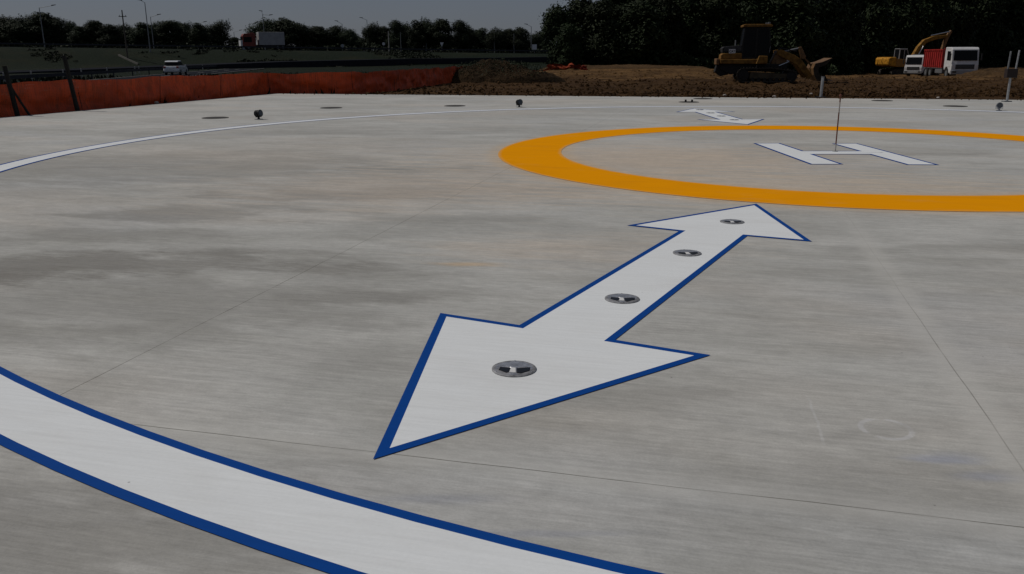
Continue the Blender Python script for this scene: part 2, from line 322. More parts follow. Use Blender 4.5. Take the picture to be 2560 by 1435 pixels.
MAT = dict(
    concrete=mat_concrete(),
    white=mat_paint('white_paint', (.79, .815, .825), (.62, .615, .595), .34),
    blue=mat_paint('blue_paint', (.003, .056, .275), (.006, .056, .23), .5, .7),
    yellow=mat_paint('yellow_paint', (.85, .325, .004), (.70, .27, .010), .5, .8, .0, True),
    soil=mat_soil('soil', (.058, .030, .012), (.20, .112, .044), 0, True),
    mound=mat_soil('mound_soil', (.024, .015, .007), (.062, .037, .017)),
    heap=mat_soil('heap_soil', (.07, .042, .02), (.12, .07, .032), .05),
    grass=mat_grass('field_grass', (.0065, .0125, .0055), (.0095, .0165, .0065), (.022, .022, .009)),
    grassblade=mat_leaf('grass_blade', (.007, .013, .005), (.016, .017, .007)),
    asphalt=plain('asphalt', (.026, .028, .034), .95, 0, .25, 1.5, .0),
    roadpaint=plain('road_paint', (.30, .30, .29), .9, spec=0),
    rail=plain('rail_grey', (.045, .048, .055), .8, 0, .2, 2, .1),
    leafA=mat_leaf('leaf_dark', (.009, .016, .006), (.025, .037, .012)),
    leafB=mat_leaf('leaf_far', (.012, .020, .010), (.030, .042, .018)),
    scrub=mat_leaf('scrub_leaf', (.006, .009, .005), (.014, .019, .008)),
    bark=plain('bark', (.035, .028, .02), .95, 0, .4, 8),
    steel=plain('brushed_steel', (.80, .80, .81), .30, .8, .4, 28),
    steeldark=plain('dark_steel', (.40, .40, .41), .5, .4, .5, 30),
    pocket=plain('pocket', (.012, .013, .015), .5),
    prismglass=plain('prism_glass', (.008, .009, .012), .35, 0, .1, 10, .25),
    galv=plain('galvanised', (.42, .43, .44), .5, .6, .25, 12),
    blackmetal=plain('black_metal', (.018, .018, .02), .5, .2, .3, 15),
    greymetal=plain('grey_metal', (.20, .21, .22), .55, .3, .3, 15),
    lens=plain('lens_glass', (.05, .055, .06), .15, 0, .1, 10, .8),
    cover=plain('cover_iron', (.05, .045, .04), .75, .3, .4, 12),
    coverrim=plain('cover_rim', (.13, .125, .115), .8, .1, .4, 12),
    net=mat_net(),
    postwood=plain('dark_post', (.014, .014, .012), .9, 0, .4, 12),
    stake=plain('stake', (.03, .018, .012), .9),
    catyellow=plain('machine_yellow', (.24, .122, .028), .75, 0, .55, 3.5, .15),
    catyellow2=plain('excavator_yellow', (.56, .26, .025), .65, 0, .5, 3.5, .15),
    darkiron=plain('dark_iron', (.022, .021, .02), .7, .3, .4, 6),
    trackiron=plain('track_iron', (.045, .038, .03), .75, .3, .5, 6),
    muddy=plain('muddy_frame', (.075, .06, .035), .85, 0, .4, 5),
    bucket=plain('worn_bucket', (.20, .105, .04), .6, .2, .5, 4),
    bucketside=plain('bucket_side', (.05, .035, .022), .75, .2, .5, 4),
    chrome=plain('piston_chrome', (.5, .5, .5), .25, 1, .1, 10),
    glass=plain('dark_glass', (.006, .007, .009), .3, 0, .1, 6, .12),
    plate=plain('white_plate', (.75, .75, .74), .6, 0, .1, 10),
    ink=plain('black_ink', (.012, .012, .012), .6),
    cabwhite=plain('cab_white', (.66, .66, .66), .45, 0, .15, 2),
    cabgrey=plain('cab_grey', (.30, .31, .32), .5, 0, .15, 2),
    redbody=plain('tipper_red', (.36, .022, .02), .6, 0, .35, 2),
    tyre=plain('tyre', (.016, .016, .016), .9),
    silver=plain('car_silver', (.68, .70, .72), .3, .3, .05, 2),
    redlight=plain('tail_lamp', (.30, .01, .01), .3),
    lorryred=plain('lorry_red', (.20, .035, .022), .5, 0, .2, 2),
    trailer=plain('trailer_grey', (.36, .36, .36), .7, 0, .2, 1),
    poleGrey=plain('lamp_post_grey', (.22, .23, .24), .6, .2, .2, 4),
    wood=plain('pole_wood', (.12, .10, .08), .9, 0, .3, 4),
    signback=plain('sign_back', (.30, .32, .35), .6, .1, .2, 4),
    signwhite=plain('sign_white', (.7, .7, .7), .5),
    signblue=plain('sign_blue', (.03, .09, .25), .5),
    channel=plain('channel_concrete', (.09, .085, .075), .9, 0, .3, 1),
    stone=plain('stone', (.42, .38, .34), .9, 0, .3, 20),
    paintred=plain('stake_red', (.15, .05, .03), .6), paintpale=plain('stake_pale', (.42, .40, .37), .6),
)
MM = MAT

# ------------------------------------------------------------------ terrain
def sstep(a, b, x):
    t = min(1, max(0, (x - a) / (b - a))); return t * t * (3 - 2 * t)
FENCE = [(-23.6, -18.0), (-13.52, 22.5), (-9.98, 36.72), (-6.7, 36.85), (-5.45, 40.7), (-4.2, 47.9), (-2.0, 60), (3.6, 80), (7.3, 83), (10, 110), (14, 150), (30, 340)]
def bx_(y):
    if y <= FENCE[0][1]: return FENCE[0][0]
    for (x0, y0), (x1, y1) in zip(FENCE, FENCE[1:]):
        if y <= y1: return x0 + (x1 - x0) * (y - y0) / max(1e-6, y1 - y0)
    return FENCE[-1][0]
def crest(x):
    yc = 175 + (x + 101) * .367
    zc = 3.5 + (min(max(x, -110), 10) + 101) * (1.75 - 3.5) / 109
    return yc, zc
def T(x, y):
    d = x - bx_(y)
    n = noise.noise(Vector((x * .05, y * .05, 3)))
    # meadow side
    zg = -.08 - .57 * sstep(0, 9, -d) + .10 * n
    yc, zc = crest(x)
    k = sstep(yc - 24, yc - 1, y)
    zg = zg * (1 - k) + zc * k
    # earthworks side
    zd = -.07
    zd += .25 * sstep(55, 75, y) * (1 - sstep(18, 26, x)) * (1 - sstep(85, 110, y) * .6)
    zd -= (.28 * sstep(52, 72, y) + .72 * sstep(70, 90, y) + .08 * sstep(92, 106, y) + .5 * sstep(110, 124, y)) * sstep(16, 30, x)
    amp = .055 + .05 * sstep(40, 52, y)
    f = noise.fractal(Vector((x * .55, y * .55, 0)), .9, 2.1, 6)
    rut = math.sin((x * .8 - y * .6) * 5.2 + 2 * noise.noise(Vector((x * .3, y * .3, 9))))
    mask = sstep(-.1, .4, noise.noise(Vector((x * .12, y * .2, 5))))
    edge = min(1, max(0, (y - (33.6 - .28 * x)) / 1.5))
    zd += (amp * f + .07 * rut * mask + .035 * noise.fractal(Vector((x * 2.6, y * 2.6, 4)), .7, 2.2, 4)) * edge
    zd -= .06 * edge * 0
    kk = sstep(-.6, .6, d)
    return zg * (1 - kk) + zd * kk
def hit(px, py, r0=20.0):                   # where a photo pixel meets the terrain
    d = ray(px, py); t = r0
    while t < 400:
        p = Vector((d.x * t, d.y * t, CAMH + d.z * t))
        if p.z <= T(p.x, p.y): return p
        t += .5
    return p
def terrain():
    th0, th1, nth = R(-52), R(52), 560
    rs = [14.0]
    while rs[-1] < 420: rs.append(rs[-1] * (1.006 if 26 < rs[-1] < 100 else 1.0125) + .01)
    P = []
    for r in rs:
        for i in range(nth + 1):
            t = th0 + (th1 - th0) * i / nth
            x, y = r * math.sin(t), r * math.cos(t); P.append((x, y, T(x, y)))
    gr, di = MB(), MB()
    use = {True: ({}, di), False: ({}, gr)}
    W_ = nth + 1
    for j in range(len(rs) - 1):
        for i in range(nth):
            q = (j * W_ + i, j * W_ + i + 1, (j + 1) * W_ + i + 1, (j + 1) * W_ + i)
            cx = sum(P[k][0] for k in q) / 4; cy = sum(P[k][1] for k in q) / 4
            isd = cx > bx_(cy) and cy < 190
            mp, mb = use[isd]; f = []
            for k in q:
                if k not in mp: mp[k] = len(mb.v); mb.v.append(P[k])
                f.append(mp[k])
            mb.f.append(tuple(f))
    tag(gr.build('grass_field', MM['grass'], smooth=True, fix=False), 'dark rough grass rising to an embankment', None, None, 'structure')
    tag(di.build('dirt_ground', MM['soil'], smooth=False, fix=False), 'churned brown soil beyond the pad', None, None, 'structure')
terrain()
g = MB(); g.add([(-3000, -3000, -2.6), (3000, -3000, -2.6), (3000, 3000, -2.6), (-3000, 3000, -2.6)], [(0, 1, 2, 3)])
tag(g.build('ground', MM['grass'], fix=False), 'flat land to the horizon', None, None, 'structure')
# near ground around the pad, out of the picture but present
g = MB(); g.add([(-90, -60, -.80), (90, -60, -.80), (90, 30, -.80), (-90, 30, -.80)], [(0, 1, 2, 3)])
tag(g.build('ground', MM['soil'], fix=False), 'bare ground beside and behind the pad', None, None, 'structure')

e1 = Vector((math.cos(R(-15.68)), math.sin(R(-15.68)))); e2 = Vector((math.cos(R(75.98)), math.sin(R(75.98))))
c0 = Vector((-9.9, 36.54))
pad = [c0 - e2 * 56, c0 - e2 * 56 + e1 * 62, c0 + e1 * 62, c0]
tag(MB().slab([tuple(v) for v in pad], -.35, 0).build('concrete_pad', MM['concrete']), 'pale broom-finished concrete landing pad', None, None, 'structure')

# ------------------------------------------------------------------ painted markings
ZP = .004
def poly_sheet(mb, pts, z=ZP): mb.add([(x, y, z) for x, y in pts], [tuple(range(len(pts)))])
def ring(mb, r0, r1, z=ZP, n=220):
    vs = []
    for r in (r0, r1):
        for i in range(n):
            t = 2 * math.pi * i / n; vs.append((CX + r * math.cos(t), CY + r * math.sin(t), z))
    mb.add(vs, [(i, (i + 1) % n, n + (i + 1) % n, n + i)[::-1] for i in range(n)])
def ccw(p):
    a = sum(p[i][0] * p[(i+1) % len(p)][1] - p[(i+1) % len(p)][0] * p[i][1] for i in range(len(p)))
    return p if a > 0 else p[::-1]
def inset(p, w):
    n = len(p); out = []
    for i in range(n):
        a, b_, c = Vector(p[i-1]), Vector(p[i]), Vector(p[(i+1) % n])
        d1 = (b_ - a).normalized(); d2 = (c - b_).normalized()
        n1 = Vector((-d1.y, d1.x)); n2 = Vector((-d2.y, d2.x))
        m = (n1 + n2); m = m / max(1e-6, m.dot(n1)); out.append(tuple(b_ + m * w))
    return out
def outlined(name, pts, width, label, cat, origin):
    root = empty(name, (origin[0], origin[1], 0), 0, label, cat)
    loc = lambda p: [(x - origin[0], y - origin[1]) for x, y in p]
    p = ccw([tuple(v)[:2] for v in pts]); q = inset(p, width)
    p, q = loc(p), loc(q)
    mb = MB(); n = len(p)
    mb.add([(x, y, ZP) for x, y in p] + [(x, y, ZP) for x, y in q], [(i, (i+1) % n, n + (i+1) % n, n + i) for i in range(n)])
    mb.build('outline', MM['blue'], root, fix=False)
    mb = MB(); poly_sheet(mb, q); f = mb.build('fill', MM['white'], root, fix=False)
    bm = bmesh.new(); bm.from_mesh(f.data); bmesh.ops.triangulate(bm, faces=bm.faces); bm.to_mesh(f.data); bm.free()
    return root
pc = empty('perimeter_circle', (0, 0, 0), 0, 'large white circle line edged in blue running round the whole pad', 'painted line')
m = MB(); ring(m, 12.328, 12.644); m.build('white_band', MM['white'], pc, fix=False)
for r0, r1 in ((12.281, 12.328), (12.644, 12.694)):
    m = MB(); ring(m, r0, r1); m.build('blue_edge', MM['blue'], pc, fix=False)
m = MB(); ring(m, 4.302, 5.319)
tag(m.build('yellow_circle', MM['yellow'], fix=False), 'thick yellow painted circle around the white H', 'painted circle')

A = [G(*p) for p in ((932.4,1150.3),(1101,783.8),(1298.8,814),(1537.5,851),(1776,889),(1567.4,564.4),(1697.5,578.4),(1891,510),(2029.8,604.8),(1868,590.8))]
near_pts = [A[i] for i in (0, 1, 2, 6, 5, 7, 8, 9, 3, 4)]
outlined('painted_arrow', near_pts, .047, 'large blue-edged white double-headed arrow in the foreground', 'painted arrow', (1.05, 5.9))
bx = 5.30
far_pts = [(bx, 19.22), (bx + .82, 20.82), (bx + .30, 20.82), (bx + .30, 23.55), (bx + .82, 23.55), (bx, 25.15), (bx - .82, 23.55), (bx - .30, 23.55), (bx - .30, 20.82), (bx - .82, 20.82)]
outlined('painted_arrow', far_pts, .047, 'small-looking white double-headed arrow beyond the yellow circle', 'painted arrow', (bx, 22.2))
hx0, hx1, hx2, hx3 = 4.262, 4.735, 5.600, 6.050
hp = [(hx0, 12.13), (hx1, 12.12), (hx1, 13.375), (hx2, 13.345), (hx2, 12.03), (hx3 - .005, 12.0), (hx3 + .02, 15.0), (hx2 + .02, 15.01), (hx2 + .02, 13.83), (hx1 + .01, 13.86), (hx1 + .01, 15.12), (hx0 + .01, 15.12)]
outlined('painted_letter', hp, .044, 'white letter H outlined in blue inside the yellow circle', 'painted letter', (CX, CY))

# ------------------------------------------------------------------ flush lights in the arrows
def recessed_light():
    root = empty('recessed_light', (0, 0, 0))
    m = MB().lathe([(.112, .001), (.112, .009), (.106, .012), (.094, .0125)], 40); m.build('rim', MM['steeldark'], root, smooth=False)
    # low steel dome cut by two light channels
    n = 72; vs = []; fs = []
    rr = [0, .012, .024, .036, .048, .058, .067, .075, .082, .0935]
    for r in rr:
        for i in range(n):
            t = 2 * math.pi * i / n; x, y = r * math.cos(t), r * math.sin(t)
            z = .0165 - .0035 * (r / .0935) ** 2
            if y < .010 and .016 < abs(x) < .080: z = min(z, max(.003, .010 + y * .22) if y > -.076 else .0125)
            vs.append((x, y, z))
    for j in range(len(rr) - 1):
        for i in range(n):
            k = (i + 1) % n; fs.append((j*n+i, (j+1)*n+i, (j+1)*n+k, j*n+k))
    MB().add(vs, fs).build('cover', MM['steel'], root, fix=False)
    for q in ([(-.018, -.006), (-.070, .006), (-.074, -.034), (-.036, -.070), (-.024, -.064)], [(.014, -.010), (.082, .004), (.078, -.040), (.038, -.076), (.018, -.072)]):
        MB().slab(q, .0035, .0172).build('prism_window', MM['prismglass'], root)
    MB().slab([(-.015, -.002), (.008, -.006), (.012, -.072), (-.020, -.066)], .0035, .0182).build('light_channel', MM['plate'], root)
    for i in range(6):
        t = R(30 + 60 * i); x, y = .101 * math.cos(t), .101 * math.sin(t)
        MB().cyl((x, y, .012), (x, y, .0155), .005, n=8).build('bolt', MM['steel'], root)
    return root
L0 = recessed_light(); L0.scale = (1, 1, .62)
nearL = [(1285, 925), (1555, 749), (1717.5, 634.5), (1830, 556)]
nl = ['steel flush light in the nearest head of the big arrow', 'steel flush light on the arrow shaft nearer the foreground head', 'steel flush light on the arrow shaft nearer the far head', 'steel flush light in the far head of the big arrow, by the yellow circle']
for i, q in enumerate(nearL):
    o = L0 if i == 0 else dup(L0); g = G(*q); o.location = (g.x, g.y, ZP); o.rotation_euler.z = R(rnd.uniform(-8, 8))
    tag(o, nl[i], 'ground light', 'flush lights set in the big arrow')
fl = ['flush light in the farthest head of the distant arrow', 'flush light on the distant arrow shaft by its far head', 'flush light on the distant arrow shaft by its near head', 'flush light in the distant arrow head touching the yellow circle']
for i, y in enumerate((24.45, 23.1, 21.9, 20.6)):
    o = dup(L0); o.location = (bx + .03, y, ZP); o.rotation_euler.z = 0; tag(o, fl[i], 'ground light', 'flush lights set in the distant arrow')

# ------------------------------------------------------------------ round covers on the far side of the pad
def cover():
    root = empty('round_cover', (0, 0, 0))
    MB().lathe([(.33, .002), (.33, .012), (.315, .014), (.295, .014), (.295, .006)], 36).build('rim', MM['coverrim'], root)
    m = MB().lathe([(.292, .002), (.292, .011), (.05, .012)], 36)
    m.build('lid', MM['cover'], root)
    for i in range(-3, 4):
        hw = math.sqrt(.27 ** 2 - (i * .07) ** 2)
        m.box(-hw, hw, i * .07 - .012, i * .07 + .012, .0125, .017)
    m.build('tread', MM['cover'], root) if False else None
    return root
C0 = cover()
cl = [(538, 295, 'dark round cover left of the black floodlight near the orange fence'), (828, 270, 'dark round cover between the two black floodlights, nearer the left one'),
      (1137, 265, 'pale-edged round cover just left of the farther black floodlight'), (1757, 247, 'dark round cover at the very edge of the pad below the loader'),
      (2205, 252, 'faint round cover right of the short grey pipe post'), (2388, 266, 'dark round cover left of the silver floodlight')]
for i, (x, y, l) in enumerate(cl):
    o = C0 if i == 0 else dup(C0); o.location = G(x, y); tag(o, l, 'manhole cover', 'round covers along the pad edge')
lug = dup(C0); lug.location = G(1722, 255.5); lug.name = 'lugged_cover'
tag(lug, 'round cover with two upright lifting lugs, beyond the distant arrow', 'manhole cover')
for s in (-1, 1):
    MB().box(s*.105-.03, s*.105+.03, -.02, .02, .013, .085).build('lug', MM['blackmetal'], lug, bevel=.006)

# ------------------------------------------------------------------ floodlights
def floodlight(body, rz, loc, label, k=1.0):
    root = empty('floodlight', loc, rz, label, 'floodlight', 'floodlights outside the white circle')
    root.scale = (k, k, k)
    MB().box(-.075, .075, -.075, .075, .002, .014).build('base_plate', MM['greymetal'], root, bevel=.003)
    MB().cyl((0, 0, .014), (0, 0, .075), .03, .026, 12).build('neck', MM[body], root)
    m = MB()
    for s in (-1, 1): m.box(-.015, .015, s*.088-.004, s*.088+.004, .06, .17)
    m.box(-.015, .015, -.092, .092, .055, .063); m.build('bracket', MM[body], root)
    m = MB().cyl((-.085, 0, .135), (.055, 0, .155), .062, .08, 18).cyl((.055, 0, .155), (.075, 0, .158), .086, .086, 18)
    for i in range(4): m.cyl((-.07 + i * .03, 0, .1373 + i * .0043), (-.062 + i * .03, 0, .1385 + i * .0043), .084, .084, 18)
    m.build('lamp_housing', MM[body], root)
    MB().cyl((.0755, 0, .158), (.080, 0, .1587), .072, .072, 18).build('lens', MM['lens'], root)
    return root
floodlight('blackmetal', R(-25), G(647, 298.5), 'black floodlight on the pad closest to the orange fence')
floodlight('blackmetal', R(-65), G(1298, 268), 'black floodlight standing on the white line below the dirt mound', 1.0)
floodlight('galv', R(-115), G(2497, 277), 'silver floodlight near the right-hand signal post', .95)

# ------------------------------------------------------------------ posts on the pad edge
pp = G(2052, 243.5); root = empty('pipe_post', pp, 0, 'short grey pipe standing at the pad edge in front of the loader bucket', 'post')
MB().box(-.16, .16, -.12, .12, .002, .02).build('base_plate', MM['blackmetal'], root)
MB().cyl((0, 0, .02), (.012, 0, .70), .052, n=16).build('pipe', MM['galv'], root, smooth=False)
MB().cyl((.012, 0, .70), (.012, 0, .73), .058, n=16).build('cap', MM['greymetal'], root)
pp = G(2517, 254.5); root = empty('signal_post', pp, 0, 'grey post with a dark box and two upright rods near the right edge', 'post')
MB().box(-.13, .11, -.1, .1, .002, .03).build('base_plate', MM['greymetal'], root, bevel=.004)
MB().cyl((0, 0, .03), (.0, 0, .75), .036, n=14).build('pole', MM['galv'], root)
MB().box(-.17, .17, -.09, .09, .75, 1.03).build('control_box', plain('box_brown', (.022, .012, .011), .7), root, bevel=.012)
MB().cyl((-.11, .02, 1.03), (-.09, .02, 1.57), .026, n=10).build('rod', MM['greymetal'], root)
MB().cyl((.19, .11, .88), (.225, .11, 1.60), .026, n=10).build('rod', MM['galv'], root)
pp = G(2088, 379); root = empty('ranging_stake', pp, R(20), 'thin red and white measuring stake standing in the crossbar of the H', 'stake')
zs = [0, .12, .30, .46, .62, .78, .86]
for i in range(6):
    MB().cyl((0, 0, zs[i]), (0, 0, zs[i+1]), .0105, n=10).build('band', MM['paintpale' if i in (0, 4) else 'paintred'], root)
MB().lathe([(.004, .862), (.018, .868), (.021, .885), (.016, .9), (.004, .906)], 14).build('knob', MM['paintred'], root)
MB().lathe([(.045, .001), (.045, .008), (.012, .012)], 14).build('foot', MM['greymetal'], root)
# stones and scraps lying on the pad rim
for i, (x, y, s) in enumerate(((1936, 243, .07), (2345, 246, .06), (392, 259, .08), (1812, 236, .07), (772, 226, .05), (2028, 232, .06))):
    bm = bmesh.new(); bmesh.ops.create_icosphere(bm, subdivisions=2, radius=1)
    for v in bm.verts: v.co *= 1 + .35 * noise.noise(v.co * 1.4 + Vector((i * 5, 0, 0))); v.co.z *= .6
    me = bpy.data.meshes.new('stone'); bm.to_mesh(me); bm.free(); me.materials.append(MM['stone'])
    o = bpy.data.objects.new('stone', me); COL.objects.link(o); g = G(x, y, .0); o.location = (g.x, g.y, s * .4 - (.06 if y < 240 else 0)); o.scale = (s, s, s); o.rotation_euler.z = i
    tag(o, ['pale stone on the pad rim below the loader track', 'pale stone on the pad rim right of the pipe post', 'white lump on the pad beside the orange fence', 'pale stone in the soil under the loader hood', 'pale stone at the foot of the orange fence', 'pale stone in the soil beside the pipe post'][i], 'stone', 'loose stones')

# ------------------------------------------------------------------ orange net fence and posts
def net_path(pts, step=.12):
    out = []
    for (x0, y0), (x1, y1) in zip(pts, pts[1:]):
        L = math.hypot(x1-x0, y1-y0); n = max(1, int(L / step))
        for i in range(n): out.append((x0 + (x1-x0) * i / n, y0 + (y1-y0) * i / n))
    out.append(pts[-1]); return out
def make_net(name, parent, pts, hfun, amp=.05, rows=10):
    P = net_path(pts); vs = []; uvs = []; fs = []; L = 0
    for i, (x, y) in enumerate(P):
        if i: L += math.hypot(x - P[i-1][0], y - P[i-1][1])
        j = min(i + 1, len(P) - 1); k = max(i - 1, 0); tx, ty = P[j][0] - P[k][0], P[j][1] - P[k][1]; q = math.hypot(tx, ty) or 1
        nx, ny = -ty / q, tx / q; h = hfun(i, L); z0 = max(T(x, y), -.12) - .02
        for r in range(rows + 1):
            t = r / rows
            a = amp * (noise.noise(Vector((L * .9, t * 1.5, 1))) + .6 * noise.noise(Vector((L * 2.6 + t * 2.2, t * 2, 4))) + .45 * noise.noise(Vector((L * 6.5 - t * 3, t * 5, 7)))) * (.6 + 1.1 * math.sin(math.pi * t)) + .05 * (t - .5) * noise.noise(Vector((L * .3, 0, 6)))
            vs.append((x + nx * a, y + ny * a, z0 + h * t)); uvs.append((L, h * t))
    W_ = rows + 1
    for i in range(len(P) - 1):
        for r in range(rows): fs.append((i*W_+r, (i+1)*W_+r, (i+1)*W_+r+1, i*W_+r+1))
    me = bpy.data.meshes.new(name); me.from_pydata(vs, [], fs); uv = me.uv_layers.new(name='UV')
    for l in me.loops: uv.data[l.index].uv = uvs[l.vertex_index]
    for p in me.polygons: p.use_smooth = True
    me.materials.append(MM['net']); o = bpy.data.objects.new(name, me); COL.objects.link(o); o.parent = parent; return o
fr = empty('net_fence', (0, 0, 0), 0, 'long orange plastic safety net fence along the far left of the pad', 'fence')
fp = [(-19.9, -1.4), (-13.92, 22.6), (-10.3, 37.0), (-6.7, 37.0), (-5.45, 40.7), (-4.2, 47.9), (-3.2, 52.6), (-1.9, 58.5)]
make_net('net', fr, fp, amp=.085, rows=16, hfun=lambda i, L: 1.0 - .05 * sstep(24, 45, L) + .05 * noise.noise(Vector((L * .35, 0, 0))) + .065 * noise.noise(Vector((L * .8, 2, 0))))
stk = net_path(fp, 3.1)
for k, (x, y) in enumerate(stk):
    if y < 15: continue
    x += rnd.uniform(-.05, .05); lx = rnd.uniform(-.13, .13); h = rnd.uniform(.92, 1.02)
    MB().cyl((x + .03, y - .03, T(x, y) - .1), (x + .03 + lx, y - .03, h - .06), .009, n=7).build('stake', MM['stake'], fr)
for (bp, tp, brace, label) in (((45, 289), (11, 165), (76, 288), 'leaning black fence post with a diagonal brace at the far left'), ((195, 277), (160, 140), None, 'leaning black fence post without a brace, second from the left edge')):
    b0 = G(*bp); t0 = at(tp[0], tp[1], b0.y - .05); root = empty('fence_post', b0, 0, label, 'post', 'black posts in front of the orange net')
    MB().cyl((0, 0, -.1), t0 - b0, .068, .06, 10).build('post', MM['postwood'], root)
    if brace:
        b1 = G(*brace); MB().cyl(b1 - b0 + Vector((0, 0, -.05)), (t0 - b0) * .62, .035, .03, 8).build('brace', MM['postwood'], root)
# netting dumped by the wood
rn = empty('netting_roll', (0, 0, 0), 0, 'crumpled orange netting slumped at the edge of the wood behind the dirt mound', 'netting')
N_OLD = MM['net']; MM['net'] = plain('faded_net', (.30, .055, .022), .8, 0, .6, 4, .1)
make_net('net', rn, [(3.2, 78.5), (4.2, 79.6), (5.6, 79.2), (6.6, 80.0)], lambda i, L: .62 - .07 * L + .20 * noise.noise(Vector((L * 1.7, 7, 0))), .34, 14)
make_net('fold', rn, [(1.6, 79.5), (3.4, 79.0)], lambda i, L: .33 + .15 * noise.noise(Vector((L * 2, 3, 0))), .2)
MM['net'] = N_OLD
g = at(1461, 172, 78.5); bm = bmesh.new(); bmesh.ops.create_icosphere(bm, subdivisions=4, radius=.30)
for v in bm.verts: v.co *= 1 + .55 * noise.fractal(v.co * 4.5, .8, 2.1, 4); v.co.z *= .9
me = bpy.data.meshes.new('netting_bundle'); bm.to_mesh(me); bm.free(); me.materials.append(plain('bundle_orange', (.17, .022, .012), .8, 0, .5, 5, .1)); o = bpy.data.objects.new('netting_bundle', me); COL.objects.link(o); o.location = g
tag(o, 'round bundle of red-orange netting right of the crumpled net', 'netting')

# ------------------------------------------------------------------ dirt mound and heaps
def mound(name, cx, cy, rx, ry, h, mat, label, seed, rough=.35, skew=0, n=90):
    mb = MB(); N = n
    for j in range(N + 1):
        for i in range(N + 1):
            u, v = i / N * 2 - 1, j / N * 2 - 1; r = math.hypot(u, v)
            x, y = cx + u * rx, cy + v * ry
            k = max(0, 1 - r ** 1.7) ** .8
            f = noise.fractal(Vector((x * .9 + seed, y * .9, seed)), .8, 2.1, 6); f2 = noise.noise(Vector((x * .35 + seed, y * .35, 1)))
            z = h * k * (1 + .35 * f2 + skew * u) + rough * f * min(1, k * 3)
            mb.v.append((x - cx, y - cy, z - .25 * (1 - min(1, k * 4))))
    W_ = N + 1
    for j in range(N):
        for i in range(N): mb.f.append((j*W_+i, j*W_+i+1, (j+1)*W_+i+1, (j+1)*W_+i))
    o = mb.build(name, mat, fix=False); o.location = (cx, cy, T(cx, cy)); return tag(o, label, 'dirt heap')
mo = mound('dirt_mound', -1.0, 53.5, 4.6, 3.2, 1.10, MM['mound'], 'dark weedy dirt mound beside the end of the orange fence', 3, .22, -.12, 110)
p = at(2475, 185, 82); mound('dirt_heap', p.x + 2.2, 84, 4.4, 4, 1.05, MM['heap'], 'brown soil heap at the right edge behind the signal post', 11, .16)
p = at(2410, 186, 84); mound('dirt_heap', p.x - .9, 83, 4.2, 3, .30, MM['heap'], 'low soil ridge in front of the big white truck', 21, .1)
p = at(1560, 175, 88); mound('dirt_heap', p.x, 88, 9, 5, .35, MM['heap'], 'low tan soil bank along the foot of the wood left of the loader', 31, .08)

# ------------------------------------------------------------------ crawler loader
lp = G(1908, 204); lp.z = T(lp.x, lp.y) + .05
ld = empty('crawler_loader', lp, R(-9), 'muddy yellow tracked loader with its bucket lowered, beyond the pad', 'loader')
Y = MM['catyellow']
def track(parent, y0, y1):
    pts = []
    for a in range(90, 271, 15): pts.append((-1.27 + .40 * math.cos(R(a)), .43 + .40 * math.sin(R(a))))
    for a in range(-90, 91, 15): pts.append((1.40 + .34 * math.cos(R(a)), .37 + .34 * math.sin(R(a))))
    pts.append((.3, .86))
    n = len(pts); mb = MB(); s = .86
    cxm = sum(p[0] for p in pts) / n
    inner = []
    for i in range(n):
        a, b_, c = Vector(pts[i-1]), Vector(pts[i]), Vector(pts[(i+1) % n]); d = (c - a).normalized(); inner.append(tuple(b_ + Vector((-d.y, d.x)) * .07))
    vs = [(x, y0, z) for x, z in pts] + [(x, y1, z) for x, z in pts] + [(x, y0, z) for x, z in inner] + [(x, y1, z) for x, z in inner]
    fs = []
    for i in range(n):
        k = (i + 1) % n; fs += [(i, k, n+k, n+i), (2*n+i, 3*n+i, 3*n+k, 2*n+k), (i, 2*n+i, 2*n+k, k), (n+i, n+k, 3*n+k, 3*n+i)]
    mb.add(vs, fs)
    tot = 0; per = sum((Vector(pts[(i+1) % n]) - Vector(pts[i])).length for i in range(n)); ns = 44; step = per / ns; want = 0
    for i in range(n):
        a, b_ = Vector(pts[i]), Vector(pts[(i+1) % n]); L = (b_ - a).length; d = (b_ - a) / L; nn = Vector((d.y, -d.x))
        while want < tot + L:
            q = a + d * (want - tot); vv = [q - d * .02, q + d * .02, q + d * .02 + nn * .05, q - d * .02 + nn * .05]
            mb.add([(v.x, y, v.y) for y in (y0, y1) for v in vv], [(0,1,2,3),(7,6,5,4),(0,4,5,1),(1,5,6,2),(2,6,7,3),(3,7,4,0)]); want += step
        tot += L
    tr = mb.build('track', MM['trackiron'], parent)
    ym = (y0 + y1) / 2; hw = (y1 - y0) / 2
    m = MB().prism([(-.95, .22), (1.15, .2), (1.2, .5), (-.9, .58)], ym - hw * .7, ym + hw * .7); m.build('track_frame', MM['muddy'], tr, bevel=.02)
    MB().cyl((-1.27, y0 + .02, .43), (-1.27, y1 - .02, .43), .30, n=22).cyl((-1.27, y0 - .01, .43), (-1.27, y1 + .01, .43), .12, n=14).build('sprocket', MM['darkiron'], tr)
    MB().cyl((1.40, y0 + .02, .37), (1.40, y1 - .02, .37), .25, n=22).cyl((1.40, y0 - .01, .37), (1.40, y1 + .01, .37), .09, n=14).build('idler', MM['darkiron'], tr)
    for i in range(6): MB().cyl((-.75 + i * .34, y0 + .03, .18), (-.75 + i * .34, y1 - .03, .18), .105, n=14).build('roller', MM['darkiron'], tr)
    return tr
ld.scale = (.95, .95, .95)
track(ld, -1.18, -.72); track(ld, .72, 1.18)
MB().prism([(-2.55, .75), (-2.0, .45), (-1.2, .62), (1.2, .62), (1.25, 1.05), (-2.6, 1.08)], -.66, .66).build('belly', MM['darkiron'], ld, bevel=.03)
MB().prism([(-2.62, 1.085), (0, 1.05), (0.02, 1.34), (-.55, 1.34), (-.62, 1.32), (-2.66, 1.32)], -.95, .95).build('chassis', Y, ld, bevel=.025)
